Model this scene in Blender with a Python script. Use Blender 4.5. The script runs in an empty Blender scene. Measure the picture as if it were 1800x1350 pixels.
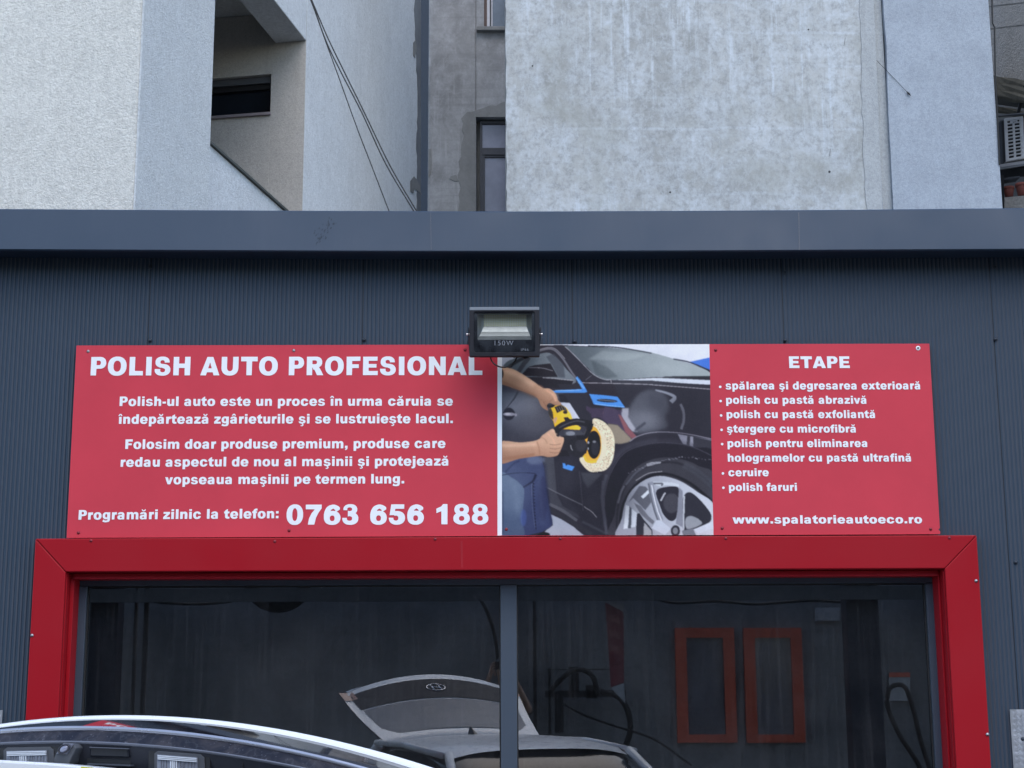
import bpy, bmesh, math, random
import numpy as np
from mathutils import Vector, Matrix
R = math.radians
sc = bpy.context.scene
COL = sc.collection
random.seed(7)

# ------------------------------------------------------------------ camera
CAM = Vector((0, 0, 1.9))
PITCH, YAW, ROLL, FPX = R(10.76), R(0.45), R(0.25), 2600.0
fwd = Vector((math.sin(YAW)*math.cos(PITCH), math.cos(YAW)*math.cos(PITCH), math.sin(PITCH)))
rt0 = Vector((math.cos(YAW), -math.sin(YAW), 0))
up0 = rt0.cross(fwd).normalized()
rt = rt0*math.cos(ROLL) - up0*math.sin(ROLL)
up = up0*math.cos(ROLL) + rt0*math.sin(ROLL)
cd = bpy.data.cameras.new('camera'); cam = bpy.data.objects.new('camera', cd); COL.objects.link(cam)
m4 = Matrix((rt, up, -fwd)).transposed().to_4x4(); m4.translation = CAM
cam.matrix_world = m4
cd.sensor_width = 36; cd.lens = 36*FPX/1800; cd.clip_start = 0.05; cd.clip_end = 500
sc.camera = cam

# ------------------------------------------------------------------ sky, sun, exposure
SUN_EL, SUN_AZ = R(52), R(166)      # azimuth measured clockwise from +Y: behind the viewer, a little to the right
w = bpy.data.worlds.new('World'); sc.world = w; w.use_nodes = True
nt = w.node_tree; nt.nodes.clear()
sky = nt.nodes.new('ShaderNodeTexSky'); sky.sky_type = 'NISHITA'; sky.sun_disc = False
sky.sun_elevation = SUN_EL; sky.sun_rotation = SUN_AZ; sky.air_density = 1.0; sky.dust_density = 1.0; sky.ozone_density = 1.2
bg = nt.nodes.new('ShaderNodeBackground'); bg.inputs[1].default_value = 0.15
wo = nt.nodes.new('ShaderNodeOutputWorld')
nt.links.new(sky.outputs[0], bg.inputs[0]); nt.links.new(bg.outputs[0], wo.inputs[0])
sd = bpy.data.lights.new('sun', 'SUN'); sd.energy = 0.55; sd.angle = R(48); sd.color = (1.0, .97, .93)
so = bpy.data.objects.new('sun', sd); COL.objects.link(so)
sv = Vector((math.sin(SUN_AZ)*math.cos(SUN_EL), math.cos(SUN_AZ)*math.cos(SUN_EL), math.sin(SUN_EL)))
so.rotation_euler = sv.to_track_quat('Z', 'Y').to_euler(); so.location = (3, -3, 12)
sc.view_settings.view_transform = 'Standard'; sc.view_settings.look = 'None'
sc.view_settings.exposure = 1.2; sc.view_settings.gamma = 1; sc.view_settings.use_curve_mapping = False

# ------------------------------------------------------------------ measuring helpers
def ray(px, py):
    return (fwd*FPX + rt*(px-900) - up*(py-675))
def P(px, py, Y):
    d = ray(px, py); return CAM + d*((Y-CAM.y)/d.y)
def XZ(px, py, Y):
    p = P(px, py, Y); return (p.x, p.z)
YG = 7.13                                        # plane of the window glass
def PR(px, py, y):                               # point at depth y whose mirror image in the window stands at that spot
    p = P(px, py, 2*YG - y); return Vector((p.x, y, p.z))

# ------------------------------------------------------------------ object helpers
def new_obj(name, me, mat=None, parent=None):
    o = bpy.data.objects.new(name, me); COL.objects.link(o)
    if mat is not None and me is not None: me.materials.append(mat)
    if parent is not None: o.parent = parent
    return o
def tag(o, label=None, cat=None, group=None, kind=None):
    if label: o['label'] = label
    if cat: o['category'] = cat
    if group: o['group'] = group
    if kind: o['kind'] = kind
    return o
def thing(name, label, cat, loc=(0, 0, 0), rz=0, group=None):
    o = bpy.data.objects.new(name, None); COL.objects.link(o); o.empty_display_size = .1
    o.location = loc; o.rotation_euler = (0, 0, rz)
    return tag(o, label, cat, group)
class MB:
    def __init__(s): s.v = []; s.f = []
    def add(s, vs, fs):
        b = len(s.v); s.v += [tuple(v) for v in vs]; s.f += [tuple(b+i for i in f) for f in fs]; return s
    def box(s, x0, x1, y0, y1, z0, z1):
        return s.add([(x, y, z) for z in (z0, z1) for y in (y0, y1) for x in (x0, x1)],
                     [(0, 2, 3, 1), (4, 5, 7, 6), (0, 1, 5, 4), (2, 6, 7, 3), (0, 4, 6, 2), (1, 3, 7, 5)])
    def prism(s, pts, off):                      # closed polygon of 3D points pushed along off
        n = len(pts); off = Vector(off); a = [Vector(p) for p in pts]
        return s.add(a+[p+off for p in a], [tuple(range(n))[::-1], tuple(range(n, 2*n))]+[(i, (i+1) % n, n+(i+1) % n, n+i) for i in range(n)])
    def quad(s, a, b, c, d): return s.add([a, b, c, d], [(0, 1, 2, 3)])
    def tube(s, pts, r, n=8, caps=True):
        pts = [Vector(p) for p in pts]; rings = []
        ref = Vector((0, 0, 1))
        for i, p in enumerate(pts):
            t = (pts[min(i+1, len(pts)-1)]-pts[max(i-1, 0)]).normalized()
            a = t.cross(ref)
            if a.length < .1: a = t.cross(Vector((1, 0, 0)))
            a.normalize(); b = t.cross(a)
            rr = r[i] if isinstance(r, (list, tuple)) else r
            rings.append([p+(a*math.cos(2*math.pi*k/n)+b*math.sin(2*math.pi*k/n))*rr for k in range(n)])
        vs = [v for q in rings for v in q]; fs = []
        for i in range(len(rings)-1):
            for k in range(n): fs.append((i*n+k, i*n+(k+1) % n, (i+1)*n+(k+1) % n, (i+1)*n+k))
        if caps: fs.append(tuple(range(n))[::-1]); fs.append(tuple(range((len(rings)-1)*n, len(rings)*n)))
        return s.add(vs, fs)
    def cyl(s, a, b, r, n=12): return s.tube([a, b], r, n)
    def mesh(s, name):
        me = bpy.data.meshes.new(name); me.from_pydata(s.v, [], s.f); me.update()
        bm = bmesh.new(); bm.from_mesh(me); bmesh.ops.recalc_face_normals(bm, faces=bm.faces); bm.to_mesh(me); bm.free()
        return me
    def build(s, name, mat=None, parent=None, smooth=False, bevel=0, seg=2):
        me = s.mesh(name); o = new_obj(name, me, mat, parent)
        if smooth:
            for p in me.polygons: p.use_smooth = True
        if bevel:
            m = o.modifiers.new('b', 'BEVEL'); m.width = bevel; m.segments = seg; m.limit_method = 'ANGLE'; m.angle_limit = R(40)
        return o
def catmull(P_, t=8):
    P_ = [Vector(p) for p in P_]; n = len(P_)-1; Q = [2*P_[0]-P_[1]]+P_+[2*P_[-1]-P_[-2]]; out = []
    for i in range(n):
        a, b, c, d = Q[i:i+4]
        for k in range(t):
            u = k/t; out.append(.5*((2*b)+(c-a)*u+(2*a-5*b+4*c-d)*u*u+(3*b-a-3*c+d)*u**3))
    return out+[P_[-1]]

# ------------------------------------------------------------------ materials
def lin(c):
    return tuple(((v/255)/12.92 if v/255 <= .04045 else ((v/255+.055)/1.055)**2.4) for v in c)
def mat_new(name):
    m = bpy.data.materials.new(name); m.use_nodes = True; nt = m.node_tree
    return m, nt, nt.nodes['Principled BSDF']
def N(nt, t, **k):
    n = nt.nodes.new(t)
    for a, b in k.items():
        if a.startswith('i_'): n.inputs[a[2:].replace('_', ' ')].default_value = b
        else: setattr(n, a, b)
    return n
def coords(nt, scale=(1, 1, 1), kind='Object'):
    tc = N(nt, 'ShaderNodeTexCoord'); mp = N(nt, 'ShaderNodeMapping'); mp.inputs['Scale'].default_value = scale
    nt.links.new(tc.outputs[kind], mp.inputs[0]); return mp.outputs[0]
def noise(nt, vec, scale, detail=6, rough=.6, dist=0.):
    n = N(nt, 'ShaderNodeTexNoise'); n.inputs['Scale'].default_value = scale; n.inputs['Detail'].default_value = detail
    n.inputs['Roughness'].default_value = rough; n.inputs['Distortion'].default_value = dist
    nt.links.new(vec, n.inputs['Vector']); return n.outputs['Fac']
def ramp(nt, fac, stops):
    r = N(nt, 'ShaderNodeValToRGB'); cr = r.color_ramp
    while len(cr.elements) < len(stops): cr.elements.new(.5)
    for e, (p, c) in zip(cr.elements, stops):
        e.position = p; e.color = (c, c, c, 1) if isinstance(c, (int, float)) else (*c[:3], 1)
    nt.links.new(fac, r.inputs[0]); return r.outputs[0]
def mix(nt, fac, a, b, mode='MIX'):
    n = N(nt, 'ShaderNodeMix', data_type='RGBA', blend_type=mode)
    for s, v in ((n.inputs['Factor'], fac), (n.inputs['A'], a), (n.inputs['B'], b)):
        if isinstance(v, (int, float)): s.default_value = v
        elif isinstance(v, tuple): s.default_value = (*v[:3], 1)
        else: nt.links.new(v, s)
    return n.outputs['Result']
def bump(nt, bs, h, strength=.3, dist=.01, prev=None):
    b = N(nt, 'ShaderNodeBump'); b.inputs['Strength'].default_value = strength; b.inputs['Distance'].default_value = dist
    nt.links.new(h, b.inputs['Height'])
    if prev is not None: nt.links.new(prev, b.inputs['Normal'])
    nt.links.new(b.outputs[0], bs.inputs['Normal']); return b.outputs[0]
def plain(name, col, rough=.5, metal=0., spec=.5, var=.08, scale=6, bumpy=0., coat=0.):
    m, nt, bs = mat_new(name)
    v = coords(nt); n = noise(nt, v, scale, 5, .6)
    c = ramp(nt, n, [(.3, tuple(x*(1-var) for x in col)), (.7, tuple(min(1, x*(1+var)) for x in col))])
    nt.links.new(c, bs.inputs['Base Color'])
    bs.inputs['Roughness'].default_value = rough; bs.inputs['Metallic'].default_value = metal
    bs.inputs['Specular IOR Level'].default_value = spec; bs.inputs['Coat Weight'].default_value = coat
    rr = ramp(nt, noise(nt, v, scale*3, 4, .6), [(.3, max(0, rough-.06)), (.7, min(1, rough+.06))])
    nt.links.new(rr, bs.inputs['Roughness'])
    if bumpy: bump(nt, bs, noise(nt, v, scale*30, 3, .6), .5, bumpy)
    return m
def rendered_wall(name, col, grain=55, depth=.006, streak=.35, blotch=.25, dirt=(.1, .1, .1)):
    """sprayed plaster: grainy relief, faint runs and blotches"""
    m, nt, bs = mat_new(name)
    v = coords(nt); vs = coords(nt, (3.0, 3.0, .8))
    g = noise(nt, v, grain, 3, .65, .6)
    b1 = noise(nt, v, 1.9, 9, .75, .2); st = noise(nt, vs, 2.0, 9, .72, .3)
    c = mix(nt, ramp(nt, b1, [(.35, 0), (.72, blotch)]), col, tuple(x*.55 for x in col))
    c = mix(nt, ramp(nt, st, [(.42, 0), (.75, streak)]), c, tuple(min(1, x*1.35) for x in col))
    st2 = noise(nt, coords(nt, (5, 5, .3)), 3.1, 6, .65)
    c = mix(nt, ramp(nt, st2, [(.52, 0), (.8, streak*.9)]), c, dirt)
    c = mix(nt, ramp(nt, g, [(.42, .0), (.62, .35)]), c, tuple(min(1, x*1.3) for x in col))
    c = mix(nt, ramp(nt, noise(nt, v, grain*.45, 6, .75, .5), [(.38, .42), (.55, 0)]), c, tuple(x*.6 for x in col))
    nt.links.new(c, bs.inputs['Base Color']); bs.inputs['Roughness'].default_value = .92
    bs.inputs['Specular IOR Level'].default_value = .2
    b = bump(nt, bs, g, .9, depth); bump(nt, bs, noise(nt, v, 2.5, 5, .6), .5, .02, b)
    return m
def concrete(name, col, dark=(.2, .2, .2), light=(.6, .6, .62), lift=.55, runs=.5, bands=.3, stain=None, k=1.0, joints=False):
    """poured concrete: daylight joints, white lime blooms, damp blotches, thin drips"""
    m, nt, bs = mat_new(name)
    v = coords(nt); vr = coords(nt, (9, 9, .45)); vb = coords(nt, (.35, .35, 6.0))
    n1 = noise(nt, coords(nt, (1, 1, .8)), .8*k, 9, .66, .15); n2 = noise(nt, coords(nt, (1, 1, .7)), 3.0*k, 9, .74, .25); n3 = noise(nt, v, 22*k, 5, .6)
    c = mix(nt, ramp(nt, n1, [(.40, 0.0), (.58, .9)]), col, dark)
    c = mix(nt, ramp(nt, n2, [(.45, 0), (.68, lift)]), c, light)
    rn = noise(nt, vr, 1.5, 6, .62); area = noise(nt, v, .55, 3, .5)
    ra = N(nt, 'ShaderNodeMath', operation='MULTIPLY'); nt.links.new(ramp(nt, rn, [(.55, 0), (.66, runs)]), ra.inputs[0])
    nt.links.new(ramp(nt, area, [(.45, 0), (.6, 1)]), ra.inputs[1])
    c = mix(nt, ra.outputs[0], c, light)
    rn2 = noise(nt, coords(nt, (12, 12, .5)), 1.3, 6, .62)
    ra2 = N(nt, 'ShaderNodeMath', operation='MULTIPLY'); nt.links.new(ramp(nt, rn2, [(.57, 0), (.7, runs*.7)]), ra2.inputs[0])
    nt.links.new(ramp(nt, area, [(.5, 0), (.62, 1)]), ra2.inputs[1])
    c = mix(nt, ra2.outputs[0], c, tuple(x*.8 for x in dark))
    c = mix(nt, ramp(nt, noise(nt, vb, 1.7, 5, .6, .4), [(.5, 0), (.72, bands)]), c, tuple(x*.9 for x in dark))
    if joints:
        wv = N(nt, 'ShaderNodeTexWave', wave_type='BANDS', bands_direction='Z', wave_profile='SIN'); wv.inputs['Scale'].default_value = .68; wv.inputs['Distortion'].default_value = 1.1; wv.inputs['Detail'].default_value = 4; wv.inputs['Detail Scale'].default_value = 1.3
        nt.links.new(v, wv.inputs['Vector']); mk = N(nt, 'ShaderNodeMath', operation='MULTIPLY')
        nt.links.new(ramp(nt, wv.outputs['Fac'], [(.97, 0), (.999, .42)]), mk.inputs[0]); nt.links.new(ramp(nt, noise(nt, coords(nt, (.5, .5, 1.5)), 1.1, 4, .6), [(.42, 0), (.62, 1)]), mk.inputs[1])
        c = mix(nt, mk.outputs[0], c, light)
        fp = noise(nt, coords(nt, (1, 1, .9)), 9*k, 7, .75, .2); c = mix(nt, ramp(nt, fp, [(.47, 0), (.62, .6)]), c, tuple(x*.74 for x in dark)); c = mix(nt, ramp(nt, noise(nt, coords(nt, (1.3, 1, 1)), 6*k, 8, .75, .3), [(.5, 0), (.68, .5)]), c, light)
    # lime veins
    mg = N(nt, 'ShaderNodeTexVoronoi', feature='DISTANCE_TO_EDGE'); mg.inputs['Scale'].default_value = 1.9*k
    va = N(nt, 'ShaderNodeVectorMath', operation='ADD'); nn = N(nt, 'ShaderNodeTexNoise'); nn.inputs['Scale'].default_value = 2.2*k; nn.inputs['Detail'].default_value = 7
    nt.links.new(v, nn.inputs['Vector']); nt.links.new(v, va.inputs[0]); nt.links.new(nn.outputs['Color'], va.inputs[1]); nt.links.new(va.outputs[0], mg.inputs['Vector'])
    c = mix(nt, ramp(nt, mg.outputs['Distance'], [(0, .22*lift), (.03, 0)]), c, light)
    if stain: c = mix(nt, ramp(nt, noise(nt, v, .7, 6, .7, .5), [(.53, 0), (.7, .55)]), c, stain)
    c = mix(nt, ramp(nt, n3, [(.35, .12), (.6, 0)]), c, tuple(x*.5 for x in dark))
    nt.links.new(c, bs.inputs['Base Color']); bs.inputs['Roughness'].default_value = .9; bs.inputs['Specular IOR Level'].default_value = .2
    b = bump(nt, bs, n2, .35, .012); bump(nt, bs, n3, .5, .004, b)
    return m
def coated(name, col, rough=.42, dirt=.12, dc=(.16, .17, .18), spec=.5, wash=.5):
    """painted sheet steel: slight waviness, dusty runs"""
    m, nt, bs = mat_new(name)
    v = coords(nt); vs = coords(nt, (14, 14, .5))
    n = noise(nt, v, 2.0, 6, .6, .3); s = noise(nt, vs, 1.4, 7, .65)
    c = mix(nt, ramp(nt, n, [(.4, 0), (.75, dirt)]), col, dc)
    c = mix(nt, ramp(nt, s, [(.5, 0), (.8, dirt*wash*2)]), c, dc)
    sp = noise(nt, v, 160, 2, .5); c = mix(nt, ramp(nt, sp, [(.68, 0), (.78, dirt)]), c, tuple(x*.5 for x in col))
    nt.links.new(c, bs.inputs['Base Color'])
    nt.links.new(ramp(nt, n, [(.3, rough-.07), (.7, rough+.1)]), bs.inputs['Roughness'])
    bs.inputs['Specular IOR Level'].default_value = spec
    bump(nt, bs, noise(nt, v, 1.6, 3, .5), .25, .01)
    return m
def glass(name, refl=1.25, dust=.015, tint=(.85, .9, .9)):
    m, nt, bs = mat_new(name); nt.nodes.remove(bs); out = nt.nodes['Material Output']
    tr = N(nt, 'ShaderNodeBsdfTransparent'); tr.inputs[0].default_value = (*tint, 1)
    gl = N(nt, 'ShaderNodeBsdfAnisotropic') if False else N(nt, 'ShaderNodeBsdfGlossy'); gl.inputs['Roughness'].default_value = 0.0
    fr = N(nt, 'ShaderNodeFresnel'); fr.inputs[0].default_value = 1.5
    mu = N(nt, 'ShaderNodeMath', operation='MULTIPLY', use_clamp=True); mu.inputs[1].default_value = refl; nt.links.new(fr.outputs[0], mu.inputs[0])
    mx = N(nt, 'ShaderNodeMixShader'); nt.links.new(mu.outputs[0], mx.inputs[0]); nt.links.new(tr.outputs[0], mx.inputs[1]); nt.links.new(gl.outputs[0], mx.inputs[2])
    df = N(nt, 'ShaderNodeBsdfDiffuse'); df.inputs[0].default_value = (.55, .56, .58, 1)
    v = coords(nt); f1 = ramp(nt, noise(nt, v, 1.2, 6, .65, .6), [(.4, dust*.25), (.75, dust*1.6)])
    f2 = ramp(nt, noise(nt, v, 170, 2, .6), [(.72, 0), (.8, dust*5)])
    vr = ramp(nt, noise(nt, coords(nt, (30, 30, .8)), 1.3, 5, .6), [(.5, 0), (.8, dust*1.5)])
    a = N(nt, 'ShaderNodeMath', operation='ADD'); nt.links.new(f1, a.inputs[0]); nt.links.new(f2, a.inputs[1])
    a2 = N(nt, 'ShaderNodeMath', operation='ADD'); nt.links.new(a.outputs[0], a2.inputs[0]); nt.links.new(vr, a2.inputs[1])
    m2 = N(nt, 'ShaderNodeMixShader'); nt.links.new(a2.outputs[0], m2.inputs[0]); nt.links.new(mx.outputs[0], m2.inputs[1]); nt.links.new(df.outputs[0], m2.inputs[2])
    nt.links.new(m2.outputs[0], out.inputs[0]); return m
M = {}
M['plaster_a'] = rendered_wall('white plaster', (.62, .61, .56), 46, .016, .25, .25, (.40, .38, .35))
M['plaster_b'] = rendered_wall('grey plaster', (.60, .62, .62), 55, .016, .16, .35, (.42, .42, .42))
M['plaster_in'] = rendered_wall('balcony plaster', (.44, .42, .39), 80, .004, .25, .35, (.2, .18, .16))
M['concrete_mid'] = concrete('weathered grey concrete', (.31, .31, .31), (.21, .21, .21), (.42, .42, .43), .75, .6, .45)
M['mortar'] = concrete('dark mortar', (.225, .225, .22), (.165, .165, .16), (.30, .30, .295), .4, .1, .1)
M['concrete_right'] = concrete('pale streaked concrete', (.44, .455, .455), (.32, .33, .325), (.54, .59, .64), .75, .8, .25, (.33, .34, .315), joints=True)
M['smooth_right'] = rendered_wall('smooth pale render', (.335, .375, .425), 70, .005, .22, .5, (.27, .28, .29))
M['strip_right'] = rendered_wall('grey mortar strip', (.36, .38, .39), 60, .003, .3, .3, (.2, .2, .2))
M['stucco_far'] = rendered_wall('rough grey stucco', (.55, .52, .48), 30, .03, .2, .3, (.12, .11, .1))
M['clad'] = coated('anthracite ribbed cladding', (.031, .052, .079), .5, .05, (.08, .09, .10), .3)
M['clad_slope'] = coated('greyer rib slopes', (.062, .073, .092), .6, .08, (.11, .12, .13), .3)  # paler, greyer coat for the left facing slope of each rib
M['fascia'] = coated('anthracite fascia sheet', (.028, .049, .078), .5, .07, (.08, .105, .13), .3)
M['red_trim'] = coated('crimson sheet trim', (.33, .007, .014), .42, .02, (.3, .06, .07), .18)
M['sign_red'] = plain('red sign board', (.58, .045, .066), .55, spec=.25, var=.05, scale=3, bumpy=.0006)
M['sign_white'] = plain('white print', (.84, .84, .84), .55, var=.02)
M['alu_frame'] = coated('anthracite window frame', (.045, .062, .085), .4, .06)
M['black'] = plain('black plastic', (.014, .014, .016), .45)
M['black_gloss'] = plain('gloss black', (.006, .006, .008), .12, coat=.3)
M['dark'] = plain('dark interior', (.03, .03, .032), .8)
M['steel'] = plain('zinc steel', (.45, .45, .46), .35, 1.0)
M['screw_red'] = plain('red screw', (.24, .03, .04), .35, .4)
M['screw_dark'] = plain('dark screw', (.035, .045, .06), .4, .3)
M['alu_plate'] = plain('aluminium plate', (.56, .57, .58), .38, .85, var=.15, scale=9)
M['rubber'] = plain('black rubber', (.015, .015, .015), .7)
M['car_white'] = plain('white car paint', (.82, .84, .84), .3, coat=.25, var=.01)
M['car_glass'] = plain('car glass', (.012, .015, .02), .12, spec=.35, var=.0)
M['asphalt'] = plain('asphalt', (.055, .055, .056), .9, var=.3, scale=20, bumpy=.002)
M['bay_wall'] = concrete('bay concrete', (.29, .29, .30), (.20, .20, .21), (.35, .35, .36), .4, .4, .3)
M['glass'] = glass('window glass', 5.8, .017)
M['skin'] = plain('skin', (.42, .26, .19), .5)
M['cloth'] = plain('dark cloth', (.02, .022, .03), .9)

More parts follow.
